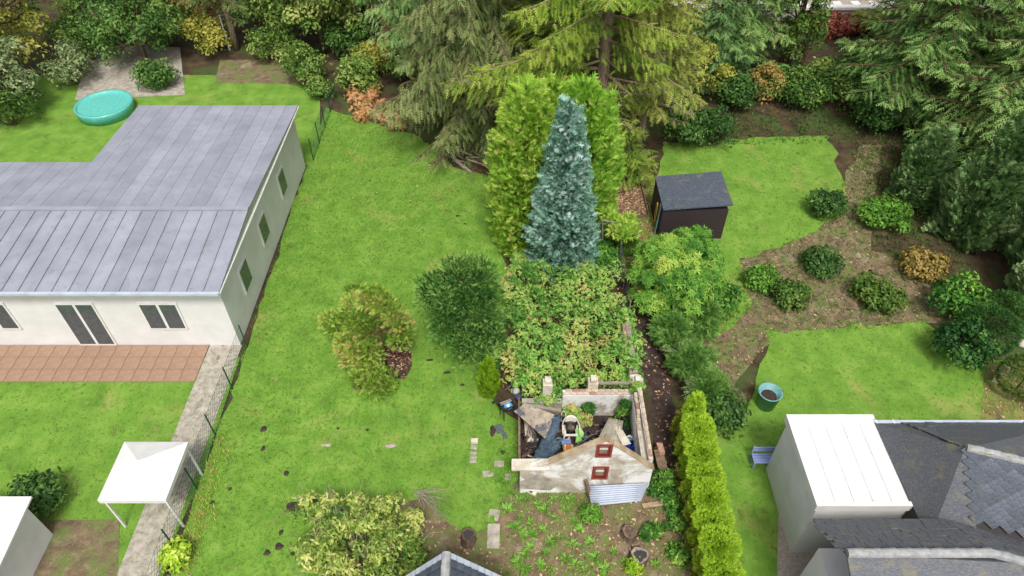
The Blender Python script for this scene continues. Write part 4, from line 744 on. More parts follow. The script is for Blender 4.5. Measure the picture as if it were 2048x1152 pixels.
def brick(parent, c, rz=0, first=[True]):
    if first[0]: o = shed_first; first[0] = False
    else: o = bpy.data.objects.new('brick', bxm if rng.uniform() < .22 else bxp); COL.objects.link(o); o.parent = parent
    o.location = [float(v) for v in np.asarray(c) - rootloc(parent)]; o.rotation_euler = (rng.normal(0, .04), rng.normal(0, .04), rz + rng.normal(0, .05)); return o
y = YG + .45
while y < YB - .1:
    brick(shed, (RX1 - .07, y, WH - .045), math.pi / 2)
    if y > YB - 1.7: brick(shed, (RX0 + .07, y, WH - .315), math.pi / 2)
    if y > YB - 1.3: brick(shed, (RX0 + .075, y + .05, WH - .245), math.pi / 2); 
    if y > YB - 1.1: brick(shed, (RX0 + .07, y - .05, WH - .175), math.pi / 2); brick(shed, (RX0 + .07, y, WH - .1), math.pi / 2)
    y += .238
BX0 = float(yp(1126, 790, YB)[0]); ZB = ztop(YB, 791)
MB().box((BX0, YB + .003, 0), (RX1, YB + .25, ZB)).build('back_wall', M['whitewashed_brick'], shed)
MB().box((SX0 + .1, YB + .02, 0), (BX0 - .003, YB + .23, ZB * .62)).build('back_wall_low', M['concrete'], shed)
x = BX0 + .12
while x < RX1 - .15:
    brick(shed, (x, YB + .07, ZB + .035)); brick(shed, (x + .1, YB + .19, ZB + .035)); x += .236
for a, w_, h_ in ((1096, .34, .42), (1187, .36, .5), (1277, .36, .48)):
    q = yp(a, 775, YB + .2); q0 = ZB * .5 if a < 1120 else ZB - .02
    MB().box((q[0] - w_ / 2, YB + .262 if a < 1250 else YB + .26, 0), (q[0] + w_ / 2, YB + .6, ZB + h_ - .18), jit=.012).build('pillar', M['pale_concrete'], shed, bevel=.015)
    MB().box((q[0] - w_ * .3, YB + .3, ZB + h_ - .178), (q[0] + w_ * .3, YB + .55, ZB + h_), jit=.012).build('pillar_cap', M['pale_concrete'], shed, bevel=.01)
MB().bar(yp(1190, 768, YB + .42) + [0, 0, .06], yp(1286, 768, YB + .42) + [0, 0, .06], .09, .07).build('lintel_bar', M['grey_wood'], shed)
Y2 = 18.3; MB().box((RX0 + .02, YB + .61, 0), (RX1 - .02, Y2, 1.5), jit=.02).build('rear_side_wall', M['whitewashed_brick'], shed)
y = YB + .75
while y < Y2 - .1: MB().box((RX1 - .19, y, 1.515), (RX1 - .015, y + .3, 1.6), jit=.012).build('coping_stone', M['grey_wood'], shed); MB().box((RX0 + .01, y, 1.515), (RX1 - .2, y + .3, 1.57), jit=.012).build('coping_stone', M['brick'], shed); y += .31
for k in range(9):                                        # boarded left wall
    y0 = YG + .26 + k * .31; MB().box((SX0 - .03, y0, 0), (SX0 + .015 + .006 * (k % 2), y0 + .3, 1.02 + .05 * math.sin(k * 2.1)), jit=.006).build('plank', M['old_wood'], shed)
MB().bar((SX0 - .01, YG + .25, 1.12), (SX0 - .01, YB, 1.12), .07, .06).build('wall_plate', M['old_wood'], shed)
MB().box((SX0 + .03, YG + .26, .005), (RX0 - .01, YB - .01, .03)).build('floor', M['dark_soil'], shed)

# ---- what lies in and on it, each a thing of its own
slab = MB(); q0, q1 = gp(1023, 919, zl + .08), gp(1092, 936, zl + .08); slab.box((q0[0], YG - .1, zl + .03), (kn[0] + .03, YG + .32, zl + .11), jit=.01); single('concrete_slab', slab, M['pale_concrete'], 'pale concrete slab lying across the left end of the gable wall', 'slab', bevel=.012)
bd = [gp(1050, 806, 1.5), gp(1028, 822, 1.42), gp(1090, 877, 1.32), gp(1109, 829, 1.42)]
single('stained_board', MB().add(bd + [b - Z3 * .025 for b in bd], [(0, 1, 2, 3), (7, 6, 5, 4), (1, 0, 4, 5), (2, 1, 5, 6), (3, 2, 6, 7), (0, 3, 7, 4)]), M['stained_board'], 'large grey stained board laid over the back left corner of the shed', 'board')
single('timber_beam', MB().bar(gp(1058, 812, 1.36), gp(1122, 822, 1.2), .12, .1), M['grey_wood'], 'grey timber beam behind the stained board', 'beam')
single('fibre_panel', MB().sheet([[gp(1046, 838, 1.1) + [0, 0, 0], gp(1066, 835, 1.1)], [gp(1046, 838, .5) + [.04, -.1, 0], gp(1066, 835, .5) + [.04, -.1, 0]], [gp(1046, 838, 1.1) * [1, 1, 0] + [.1, -.25, .03], gp(1066, 835, 1.1) * [1, 1, 0] + [.1, -.25, .03]]], .02), M['pale_concrete'], 'pale fibre panel standing under the stained board', 'panel')
# draped roofing felt: a wavy strip from the board over rubble to the wall head
def strip(a, b, w0, w1, zs, seed, n=12, mm=5):
    r = np.random.default_rng(seed); G = []
    for i in range(n):
        s_ = i / (n - 1); c = np.array(a) * (1 - s_) + np.array(b) * s_; zz = np.interp(s_, np.linspace(0, 1, len(zs)), zs); wd = w0 + (w1 - w0) * s_
        G.append([gp(c[0] + wd * (j / (mm - 1) - .5) + r.normal(0, 1.2), c[1] + r.normal(0, 1.2) + 3 * math.sin(j * 1.4 + s_ * 5), zz + .05 * math.sin(j * 2 + i) + r.normal(0, .018)) for j in range(mm)])
    return G
single('roofing_felt', MB().sheet(strip((1114, 832), (1078, 922), 24, 26, [1.38, 1.0, .75, .85, 1.2, 1.5], 4), .012), M['felt'], 'torn blue grey roofing felt draped from board to gable wall', 'felt', smooth=True)
single('roofing_felt', MB().sheet(strip((1116, 880), (1088, 924), 20, 18, [.9, .85, 1.05, 1.42], 8), .012), M['felt'], 'smaller torn felt piece folded over the first', 'felt', smooth=True)
single('felt_scrap', MB().sheet(strip((1066, 920), (1094, 934), 20, 26, [1.56, 1.6, 1.57, 1.5], 9, 6), .012), M['charcoal'], 'dark crumpled felt scrap on the concrete slab', 'felt', smooth=True)
single('concrete_block', MB().box((gp(1100, 905, .6)[0], YG + .55, .03), (gp(1112, 905, .6)[0], YG + .8, .72), jit=.01), M['pale_concrete'], 'pale upright concrete block behind the gable wall knee', 'block', bevel=.01)
single('pale_post', MB().box((gp(1093, 912, .7)[0], YG + .42, .03), (gp(1098, 912, .7)[0], YG + .52, .85), jit=.006), M['white_plastic'], 'short pale post beside the upright concrete block', 'post')
for k in range(8):
    a = gp(1054 + k * 3.4, 878 - (k % 3) * 3, .05); b = gp(1058 + k * 3 + rng.uniform(-2, 2), 843 + rng.uniform(0, 10), 1.0 + rng.uniform(-.1, .2))
    single('stick', MB().tube([a, (a + b) / 2 + rng.normal(0, .02, 3), b], [.016, .014, .012], 5), M['old_wood'], 'brown garden cane leaning under the stained board', 'cane', 'canes leaning in the shed corner')
single('grey_pipe', MB().tube([gp(1072, 894, .06), gp(1070, 866, .85)], .045, 8), M['steel'], 'short grey metal pipe standing among the rubble', 'pipe')
def bucket(name, lab, a, b, r, h, mt, z=.04, fill='dark_soil', cat='bucket', tilt=0):
    c = gp(a, b, z); t = thing(name, lab, cat, c); MB().lathe(c, [(r * .78, 0), (r, h), (r * 1.06, h), (r * 1.06, h + .02), (r * .95, h + .02), (r * .93, h * .72)], 18).build('shell', M[mt], t, True); MB().lathe(c + Z3 * h * .7, [(r * .93, 0), (r * .5, .03), (.001, .035)], 14).build('contents', M[fill], t, True)
    hb = [c + [r * 1.05 * math.cos(q), .03, h + .02 + .12 * math.sin(q)] for q in np.linspace(0, math.pi, 8)]; MB().tube(hb, .008, 4).build('handle', M['steel'], t); return t
bucket('black_tub', 'black tub lying left in the shed rubble', 1052, 874, .17, .16, 'black_plastic')
bucket('black_tub', 'black tub half hidden beside the draped felt', 1070, 905, .2, .18, 'black_plastic'); bucket('teal_bucket', 'teal plastic bucket right of the draped felt', 1117, 890, .15, .24, 'teal_plastic', .1)
bucket('clay_pot', 'small pale clay pot behind the concrete slab', 1061, 912, .07, .13, 'terracotta')
# crumbled rubble on the shed floor: nobody could count it
for mt, nn_, lab in (('charcoal', 90, 'dark crumbled rubble on the shed floor'), ('old_wood', 60, 'splintered brown wood scraps on the shed floor'), ('pale_concrete', 34, 'pale broken plaster bits on the shed floor')):
    mb = MB()
    for k in range(nn_):
        c = np.array([rng.uniform(SX0 + .15, RX0 - .15), rng.uniform(YG + .35, YB - .15), rng.uniform(.05, .2)]); e_ = unit(rng.normal(0, 1, 3) * [1, 1, .3]); f_ = unit(np.cross(e_, rng.normal(0, 1, 3))); g_ = np.cross(e_, f_); q = rng.uniform(.04, .2)
        mb.obox(c, e_ * q * (1.6 if mt == 'old_wood' else .7), f_ * q * .4, g_ * q * .2)
    tag(mb.build('rubble', M[mt]), lab, 'rubble', kind='stuff')
# junk boards
for k, (a, b, lab, mt) in enumerate((((1046, 905, .1), (1066, 890, .3), 'dark board lying in the rubble by the left wall', 'dark_wood'), ((1055, 900, .08), (1085, 884, .25), 'broken dark plank across the rubble', 'dark_wood'), ((1044, 915, .1), (1060, 905, .15), 'rotten plank end behind the slab', 'old_wood'), ((1098, 890, .2), (1108, 868, .5), 'splintered brown board beside the felt', 'old_wood'), ((1112, 865, .3), (1116, 838, .9), 'upright brown lath right of the felt', 'old_wood'))):
    single('plank', MB().bar(gp(*a), gp(*b), .1, .025), M[mt], lab, 'plank')
# white garden chair carrying a black tub
cc = gp(1140, 876, 0); cc[2] = .03; t = thing('garden_chair', 'white plastic garden chair holding a black tub', 'chair', cc)
def loc(x, y, z): return cc + np.array([x, y, z])
MB().plate([(-.24, -.22), (.24, -.22), (.27, .24), (-.27, .24)], [[(-.17, .16), (.17, .16), (.17, -.14), (-.17, -.14)][::-1]], loc(0, 0, .44), (1, 0, 0), (0, 1, 0), .03).build('seat', M['white_plastic'], t)
for sx in (-1, 1):
    for sy in (-1, 1): MB().tube([loc(sx * .24, sy * .22, .42), loc(sx * .28, sy * .27, .0)], [.03, .022], 6).build('leg', M['white_plastic'], t)
    MB().tube([loc(sx * .28, -.24, .44), loc(sx * .3, -.22, .64), loc(sx * .3, .05, .66), loc(sx * .27, .26, .7)], [.022, .022, .022, .02], 6).build('armrest', M['white_plastic'], t, True)
bk = [loc(.27 * math.cos(q), .27 + .06 * math.sin(q), .46 + .42 * math.sin(q)) for q in np.linspace(0, math.pi, 11)]; MB().tube(bk, .03, 6).build('backrest', M['white_plastic'], t, True)
MB().sheet([[loc(x, .27 + .04 * (1 - abs(x) * 3), .76 + .1 * math.cos(x * 5)) for x in np.linspace(-.2, .2, 5)], [loc(x, .28, .6) for x in np.linspace(-.2, .2, 5)]], .02).build('back_panel', M['white_plastic'], t)
c = loc(0, .04, .32); t = thing('black_tub', 'black tub of dead leaves set into the white chair', 'tub', c); MB().lathe(c, [(.14, 0), (.19, .34), (.2, .34), (.2, .36), (.175, .36), (.17, .27)], 20).build('shell', M['black_plastic'], t, True); MB().lathe(c + Z3 * .26, [(.17, 0), (.08, .03), (.001, .02)], 14).build('contents', M['leaf_litter_ground'], t, True)
# coiled white hose on the back wall
mb = MB(); hc = gp(1126, 836, .75); pts = [hc + np.array([.085 * math.cos(q) + .006 * q / 6, .05 + .012 * math.sin(q * 3), .34 * math.sin(q)]) for q in np.linspace(0, 6.283 * 4, 90)]; mb.tube(pts, .014, 5); mb.tube([hc + [0, .1, -.33], hc * [1, 1, 0] + [0, .1, .03]], .02, 5); single('hose_coil', mb, M['white_plastic'], 'coil of white hose hung on a peg behind the chair', 'hose', smooth=True)
lid = [gp(1153, 858, .55), gp(1151, 885, .3), gp(1163, 880, .35), gp(1168, 866, .5), gp(1162, 856, .6)]
single('green_lid', MB().add(lid + [p - [0, .02, .02] for p in lid] + [gp(1157, 872, .03)], [(0, 1, 2, 3, 4), (9, 8, 7, 6, 5), (0, 5, 6, 1), (1, 6, 7, 2), (2, 7, 8, 3), (3, 8, 9, 4), (4, 9, 5, 0), (5, 6, 10), (8, 9, 10)]), M['green_plastic'], 'bright green plastic lid leaning right of the chair', 'lid')
def crate(name, lab, a, b, sx, sy, h, mt, rz=0, z=.03, cat='crate', slat=True):
    c = gp(a, b, z); t = thing(name, lab, cat, c); mb = MB(); mb.box(c + [-sx, -sy, 0], c + [sx, sy, .02], rz, c); mb.build('base', M[mt], t)
    for k, (lo, hi) in enumerate((((-sx, -sy, .021), (sx, -sy + .02, h)), ((-sx, sy - .02, .021), (sx, sy, h)), ((-sx, -sy + .021, .021), (-sx + .02, sy - .021, h)), ((sx - .02, -sy + .021, .021), (sx, sy - .021, h)))):
        MB().box(c + lo, c + hi, rz, c).build('side', M[mt], t)
    if slat:
        for k in range(3): q = -sy + sy * (k + .7) * .6; MB().box(c + [-sx + .021, q, h - .03], c + [sx - .021, q + .035, h - .008], rz, c).build('slat', M[mt], t)
    return t
crate('pale_crate', 'pale blue slatted crate in front of the chair', 1132, 890, .16, .1, .22, 'light_blue', .05, .18)
c = gp(1137, 897, .5); t = thing('orange_case', 'orange case with pale straps behind the gable slope', 'case', c); MB().box(c + [-.2, -.13, -.45], c + [.2, .13, .06]).build('body', M['orange_plastic'], t, bevel=.03)
for s_ in (-.12, .12): MB().box(c + [s_ - .015, -.138, -.44], c + [s_ + .015, .138, .068]).build('strap', M['white_plastic'], t)
for k, (a, b) in enumerate((((1150, 893, .5), (1185, 868, .55)), ((1148, 898, .3), (1175, 880, .45)), ((1160, 880, .3), (1196, 866, .5)), ((1168, 890, .2), (1172, 862, .6)))):
    single('metal_tube', MB().tube([gp(*a), (gp(*a) + gp(*b)) / 2 + rng.normal(0, .03, 3), gp(*b)], .017, 6), M['steel'], ['longest bent grey metal tube behind the gable slope', 'short metal tube near the orange case', 'metal tube pointing to the mossy sheet', 'upright metal tube beside the green lid'][k], 'tube')
mb = MB(); mb.tube([gp(1172 + 9 * math.cos(q), 872 + 9 * math.sin(q), .35 + .15 * math.sin(q)) for q in np.linspace(0, 6.3, 16)], .02, 5); single('dark_ring', mb, M['black_plastic'], 'black tyre ring under the metal tubes', 'tyre')
bucket('brown_pot', 'brown flower pot beside the mossy sheet', 1196, 872, .11, .18, 'terracotta', .04)
# mossy corrugated cement sheet leaning from back wall to gable
def corr(a0, a1, b0, b1, n, rows, amp, mt, name, lab, th=.012, sm=True):
    a0, a1, b0, b1 = map(np.array, (a0, a1, b0, b1)); nn = np.cross(a1 - a0, b0 - a0); nn = nn / np.linalg.norm(nn); G = []
    for i in range(rows):
        s_ = i / (rows - 1); G.append([(a0 * (1 - s_) + b0 * s_) * (1 - u) + (a1 * (1 - s_) + b1 * s_) * u + nn * amp * math.sin(u * n * 2 * math.pi) for u in np.linspace(0, 1, n * 6 + 1)])
    return single(name, MB().sheet(G, th), M[mt], lab, 'sheet', smooth=sm)
corr(gp(1218, 835, 1.15), gp(1246, 842, 1.0), gp(1192, 884, .8), gp(1240, 894, .75), 5, 6, .028, 'asbestos', 'cement_sheet', 'mossy corrugated cement sheet leaning behind the gable peak')
corr(gp(1222, 845, 1.0), gp(1238, 850, .95), gp(1246, 892, .9), gp(1262, 888, .8), 4, 5, .02, 'pale_concrete', 'cement_sheet', 'pale broken cement sheet lying under the mossy one')
crate('blue_box', 'dark blue open plastic box right behind the gable slope', 1259, 897, .17, .13, .3, 'blue_crate', -.1, .3, 'box', False); crate('blue_box', 'lighter blue plastic box beside the right wall', 1273, 904, .15, .13, .3, 'blue_plastic', .15, .25, 'box', False)
bucket('white_jar', 'white jar with green lid above the dark blue box', 1258, 882, .1, .2, 'white_plastic', .3, 'teal_plastic', 'jar')
c = gp(1256, 862, 0.03); t = thing('glass_tank', 'dark framed glass tank overgrown inside, by right wall', 'tank', c); fr = MB()
for x in (-.22, .22):
    for yy in (-.26, .26): fr.box(c + [x - .02, yy - .02, 0], c + [x + .02, yy + .02, .5])
for z in (.0, .46):
    for yy in (-.26, .26): fr.box(c + [-.2, yy - .018, z], c + [.2, yy + .018, z + .04])
    for x in (-.22, .22): fr.box(c + [x - .018, -.24, z + .001], c + [x + .018, .24, z + .041])
fr.build('frame', M['black_plastic'], t)
for x in (-.22, .22): MB().box(c + [x - .004, -.24, .041], c + [x + .004, .24, .46]).build('glass_pane', M['glass_tank'], t)
for yy in (-.26, .26): MB().box(c + [-.2, yy - .004, .041], c + [.2, yy + .004, .46]).build('glass_pane', M['glass_tank'], t)
n = 160; Leafs().add(T_TRI, c + rng.uniform([-.2, -.24, .2], [.2, .24, .5], (n, 3)), rnd(n), Z3 + rnd(n, .5), .1, rng.uniform(0, .5, n)).build('ivy', M['lf_deep'], t)
for (a, b, z), lab, r, h, tc in (((1168, 850, 0), 'yellow green bramble sprouting inside the shed', .32, .75, .55), ((1140, 838, 0), 'bramble shoots behind the white chair', .3, .9, .5), ((1262, 842, 0), 'ivy climbing the inner back right corner', .22, 1.5, .3), ((1172, 818, 0), 'ivy trail hanging on the whitewashed back wall', .16, 1.2, .2)):
    g = gp(a, b); g[1] = min(g[1], YB - .22); g[0] = min(g[0], RX0 - .25); shrub('bramble_shoot', lab, g, r, h, M['lf_bramble' if tc > .4 else 'lf_rhodo'], M['bark'], 12, .17, 45, .13, T_TRI, group='plants inside the ruin', tc=tc, cat='bramble', zc=.55)
shrub('bramble_shoot', 'bramble sprays on the head of the right wall', (RX1 - .1, YB + .15, ZB), .3, .5, M['lf_bramble'], M['bark'], 8, .16, 40, .13, T_TRI, group='plants inside the ruin', tc=.35, cat='bramble')
# tin sheet and prop in front of the gable
t0 = [gp(1175, 972, .62), gp(1297, 966, .75), gp(1183, 1012, .12), gp(1282, 1002, .1)]
for q in (0, 1): t0[q][1] = min(t0[q][1], YG - .06)
a0, a1, b0, b1 = t0; nn = np.cross(a1 - a0, b0 - a0); nn /= np.linalg.norm(nn); G = []
for i in range(61):
    s_ = i / 60; G.append([(a0 * (1 - s_) + b0 * s_) * (1 - u) + (a1 * (1 - s_) + b1 * s_) * u - nn * .05 * math.sin(s_ * 9 * 2 * math.pi) for u in np.linspace(0, 1, 5)])
tin = MB().sheet(G, .006); tin.bar(b0 * .9 + b1 * .1, (b0 * .9 + b1 * .1) * [1, 1, 0], .05); tin.bar(b0 * .1 + b1 * .9, (b0 * .1 + b1 * .9) * [1, 1, 0], .05)
single('tin_sheet', tin, M['tin'], 'white ribbed tin sheet leaning against the gable foot', 'sheet', smooth=True)
single('timber_post', MB().bar(gp(1172, 962, .95) * [1, 0, 1] + [0, YG - .08, 0], gp(1184, 1006, .02), .1, .09), M['old_wood'], 'brown timber post propped at the left end of the tin sheet', 'post')
single('ledge_stone', MB().box(gp(1062, 985) + [-.25, -.05, 0], gp(1062, 985) + [.2, .08, .1], -.5, jit=.02), M['pale_concrete'], 'broken white kerb stone at the gable foot', 'stone')
single('gutter_piece', MB().bar(gp(1052, 975, .14), gp(1068, 988, .05), .09, .05), M['charcoal'], 'dark gutter piece at the gable foot', 'gutter')
for k, (a, b, lab) in enumerate((((1312, 900, .5), (1322, 942, .3), 'weathered plank leaning along the outside of the right wall'), ((1322, 905, .4), (1334, 950, .25), 'second plank outside the right wall'), ((1335, 950, .2), (1348, 990, .1), 'plank end lying in the ivy below the shed corner'), ((1285, 1012, .06), (1335, 1005, .06), 'mossy board on the soil right of the tin sheet'))):
    single('plank', MB().bar(gp(*a), gp(*b), .16, .04), M['old_wood' if k < 3 else 'cap_moss'], lab, 'plank')
single('red_block', MB().box(gp(1317, 912, 0) + [-.1, -.2, 0], gp(1317, 912, 0) + [.1, .2, .55], .1, jit=.015), M['brick'], 'pile of red bricks outside the right wall', 'bricks')
# barrow table left of the shed
c = gp(1014, 832, 0); t = thing('planting_table', 'dark wooden planting table on thin legs holding a blue dish', 'table', c); ang = .45; R2 = np.array([[math.cos(ang), -math.sin(ang)], [math.sin(ang), math.cos(ang)]])
def rl(x, y, z): q = R2 @ np.array([x, y]); return c + np.array([q[0], q[1], z])
for x in (-.2, .2):
    for y in (-.17, .17): MB().bar(rl(x, y, 0), rl(x, y, .62), .035).build('leg', M['dark_wood'], t)
MB().bar(rl(-.24, 0, .64), rl(.24, 0, .64), .4, .03).build('tray', M['dark_wood'], t)
for y in (-.19, .19): MB().bar(rl(-.24, y, .72), rl(.24, y, .72), .02, .12).build('tray_side', M['dark_wood'], t)
for x in (-.23, .23): MB().bar(rl(x, -.178, .72), rl(x, .178, .72), .02, .12).build('tray_side', M['dark_wood'], t)
for y in (.05, .12): MB().bar(rl(-.215, y, .77), rl(.215, y, .77), .05, .015).build('slat', M['grey_wood'], t)
c2 = rl(.02, -.07, .657); t2 = thing('blue_dish', 'bright blue dish with white rag on the planting table', 'dish', c2); MB().lathe(c2, [(.1, 0), (.15, .06), (.16, .06), (.14, .02), (.001, .02)], 18).build('bowl', M['cyan_plastic'], t2, True); MB().lathe(c2 + [.0, .02, .03], [(.09, 0), (.06, .05), (.001, .06)], 9).build('rag', M['white_paint'], t2, True)
single('white_bag', MB().lathe(gp(1031, 786, 0), [(.16, 0), (.2, .12), (.13, .28), (.06, .36), (.001, .38)], 9, .6), M['white_paint'], 'white plastic bag among the brambles above the table', 'bag', smooth=True)
mb = MB(); mb.tube([gp(1010, 780, .5), gp(1026, 768, .75)], .018, 5); mb.tube([gp(1026, 768, .75), gp(1026, 768, .75) * [1, 1, 0]], .018, 5); mb.box(gp(1026, 768, .75) - [.08, .06, .04], gp(1026, 768, .75) + [.08, .06, .06]); single('garden_tool', mb, M['steel'], 'grey garden tool with long handle standing in the brambles', 'tool')
single('purple_pot', MB().lathe(gp(1037, 803, 0), [(.08, 0), (.12, .3), (.13, .3), (.1, .25), (.001, .24)], 12), M['purple_plastic'], 'small purple pot behind the stained board', 'pot', smooth=True)
for k, (a, b, s_) in enumerate(((1000, 858, .2), (1010, 872, .13))):
    c = gp(a, b); single('stone_slab', MB().box(c + [-s_ * .8, -s_, 0], c + [s_ * .6, s_, .02], .3, jit=.06 * s_), M['stone_dark'], 'dark stone slab beside the shed wall, %s' % ('upper' if k == 0 else 'lower'), 'stone')
mb = MB(); mb.tube([gp(985 + 4 * k, 806 - 3 * math.sin(k * 1.3), .12 + .05 * math.sin(k)) for k in range(9)], .05, 6); single('black_pipe', mb, M['black_plastic'], 'bent black pipe in the brambles left of the table', 'pipe', smooth=True)
# bricks and slabs set in the lawn and bed
SLABS = ((949, 884, .13, .09, .12, 'upright whitewashed brick on the lawn'), (948, 895, .12, .08, .03, 'flush paving brick on the lawn, first below the upright one'), (947, 905, .12, .07, .03, 'flush paving brick on the lawn, second below the upright one'), (947, 914, .12, .07, .03, 'flush paving brick on the lawn, third below the upright one'), (946, 922, .12, .07, .03, 'flush paving brick on the lawn, last below the upright one'), (976, 948, .18, .12, .03, 'half buried stepping slab left of the shed slab'), (998, 928, .17, .13, .03, 'half buried stepping slab beside the shed wall'), (988, 1030, .17, .2, .03, 'stepping slab at the upper end of the bed path'), (987, 1072, .2, .42, .04, 'long pale stepping slab in the bed'), (1012, 955, .18, .14, .03, 'stepping slab below the concrete slab end'))
for a, b, w_, d_, h_, lab in SLABS:
    h_ = h_ if h_ > .1 or a == 987 else .012
    c = gp(a, b); single('paving_brick' if w_ < .14 else 'stepping_slab', MB().box(c + [-w_, -d_, -.01], c + [w_, d_, h_], rng.normal(0, .1), jit=.012), M['pale_concrete' if h_ > .1 else 'concrete'], lab, 'brick' if w_ < .14 else 'slab', bevel=.01)
def stump(lab, a, b, r, h, mt, tilt=(0, 0), rim='old_wood'):
    c = gp(a, b); t = thing('tree_stump', lab, 'stump', c, 'stumps in the bed'); N = 18; v = []; prof = [(1.25, 0), (1.05, .25), (1, .6), (1.0, 1)]
    for i, (s_, z) in enumerate(prof):
        for k in range(N):
            q = 2 * math.pi * k / N; rr = r * s_ * (1 + .08 * math.sin(3 * q + i * .2) + .05 * math.sin(7 * q)); v.append(c + [rr * math.cos(q) + tilt[0] * z, rr * math.sin(q) + tilt[1] * z, z * h])
    f = [(i * N + k, i * N + (k + 1) % N, (i + 1) * N + (k + 1) % N, (i + 1) * N + k) for i in range(3) for k in range(N)]
    MB().add(v, f).build('bark', M['bark'], t, True); top = [q * 1 for q in v[-N:]]; ce = np.mean(top, 0)
    MB().add([ce + (np.array(q) - ce) * .99 - Z3 * .002 for q in top] + [ce + (np.array(q) - ce) * .55 - Z3 * .03 for q in top] + [ce - Z3 * .05], [(k, (k + 1) % N, N + (k + 1) % N, N + k) for k in range(N)] + [(N + k, N + (k + 1) % N, 2 * N) for k in range(N)]).build('cut_face', M[rim], t)
    MB().add([ce + (np.array(q) - ce) * .74 * rng.uniform(.75, 1.15) + Z3 * .002 for q in top] + [ce + Z3 * .004], [(k, (k + 1) % N, N) for k in range(N)]).build('rotten_core', M[mt], t)
    return t
stump('dark stump with blackened top beside the stepping slabs', 936, 1082, .22, .38, 'charcoal', (.02, .05), 'bark'); stump('pale rimmed stump in the bed, upper right one', 1258, 1070, .24, .26, 'bark'); stump('big pale rimmed stump in the bed, nearest one', 1275, 1120, .27, .36, 'charcoal', (.03, 0), 'grey_wood')
stump('low grey stump at the foot of the browning conifer', 717, 770, .2, .16, 'bark')
single('stake', MB().tube([gp(825, 1128), gp(824, 1106, .35)], [.09, .07], 9), M['old_wood'], 'short weathered stake in the dark soil near the roof', 'stake')
# brush pile at the head of the lawn
for k in range(16):
    a = gp(880 + rng.uniform(0, 60), 285 + rng.uniform(0, 35), .05 + rng.uniform(0, .35)); b = a + unit(np.array([rng.uniform(.4, 1), rng.uniform(-1, .2), rng.normal(0, .08)])) * rng.uniform(.8, 1.7); b[2] = max(b[2], .05); r = rng.uniform(.02, .05); lab = 'dry branch in the brush pile below the drooping spruce'
    single('brushwood', MB().tube([a, (a + b) / 2 + rng.normal(0, .05, 3), b], [r, r * .8, r * .5], 6), M['grey_twig'], lab, 'branch', 'branches of the brush pile')
single('pale_log', MB().tube([gp(908, 318, .1), gp(942, 345, .08)], [.11, .09], 9), M['grey_twig'], 'thick pale log at the front of the brush pile', 'log')
mb = MB()
for k in range(150):
    a = gp(930 + rng.uniform(0, 70), 270 + rng.uniform(0, 75), rng.uniform(.03, .3)); b = a + rng.normal(0, .35, 3) * [1, 1, .3]; mb.tube([a, b], [.009, .005], 3, False)
o = mb.build('brush_twigs', M['red_bark']); tag(o, 'heap of reddish twigs and brush beneath the drooping spruce', 'twigs', kind='stuff')

# ------------------------------------------------------------------ fences
def wire_fence(lab, pts, h, n_post, mt='green_wire', mesh=.22, post='green_wire'):
    pts = [np.array([p[0], p[1], 0.]) for p in pts]; t = thing('wire_fence', lab, 'fence', pts[0]); seg = np.cumsum([0] + [np.linalg.norm(pts[i + 1] - pts[i]) for i in range(len(pts) - 1)])
    at = lambda s_: np.array([np.interp(s_, seg, [p[k] for p in pts]) for k in range(3)])
    for s_ in np.linspace(0, seg[-1], n_post): p = at(s_); MB().tube([p, p + Z3 * (h + .08)], .028, 7).build('post', M[post], t)
    mb = MB(); q = 0.
    while q < seg[-1] - h:
        for a, b in ((q, q + h), (q + h, q)): mb.tube([at(a) + Z3 * .03, at(b) + Z3 * h], .005, 3, False)
        q += mesh
    for z in (.05, h * .5, h): mb.tube([at(s_) + Z3 * z for s_ in np.linspace(0, seg[-1], max(2, n_post))], .006, 3, False)
    mb.build('wire_mesh', M[mt], t)['kind'] = 'stuff'; return t
FX = -10.75; wire_fence('green wire mesh fence along the near left edge of the lawn', [(FX, 8.0), (FX, 18.6)], 1.25, 6); wire_fence('green wire mesh fence along the far left edge of the lawn', [(FX, 31.9), (FX, 38.6)], 1.25, 5)
wire_fence('grey wire fence between brambles and side path', [gp(1232, 470)[:2], gp(1240, 540)[:2], gp(1255, 640)[:2]], 1.1, 4, 'steel', .25, 'grey_wood'); wire_fence('green wire fence at the foot of the golden hedge', [gp(1385, 1020)[:2], gp(1405, 1200)[:2]], 1.0, 3)
for (a, b), (c, d), lab in (((1222, 312), (1212, 400), 'edging board left of the leaf bed'), ((1268, 308), (1297, 430), 'edging board right of the leaf bed'), ((1297, 432), (1236, 436), 'edging board at the near end of the leaf bed')):
    single('edging_board', MB().bar(gp(a, b, .08), gp(c, d, .08), .05, .17), M['old_wood'], lab, 'board')
P0 = gp(459, 100); single('white_pole', MB().tube([(P0[0], P0[1], 0), (P0[0], P0[1], ztop(P0[1], 30))], [.06, .045], 8), M['white_paint'], 'slim white pole standing before the trees at the back left', 'pole')

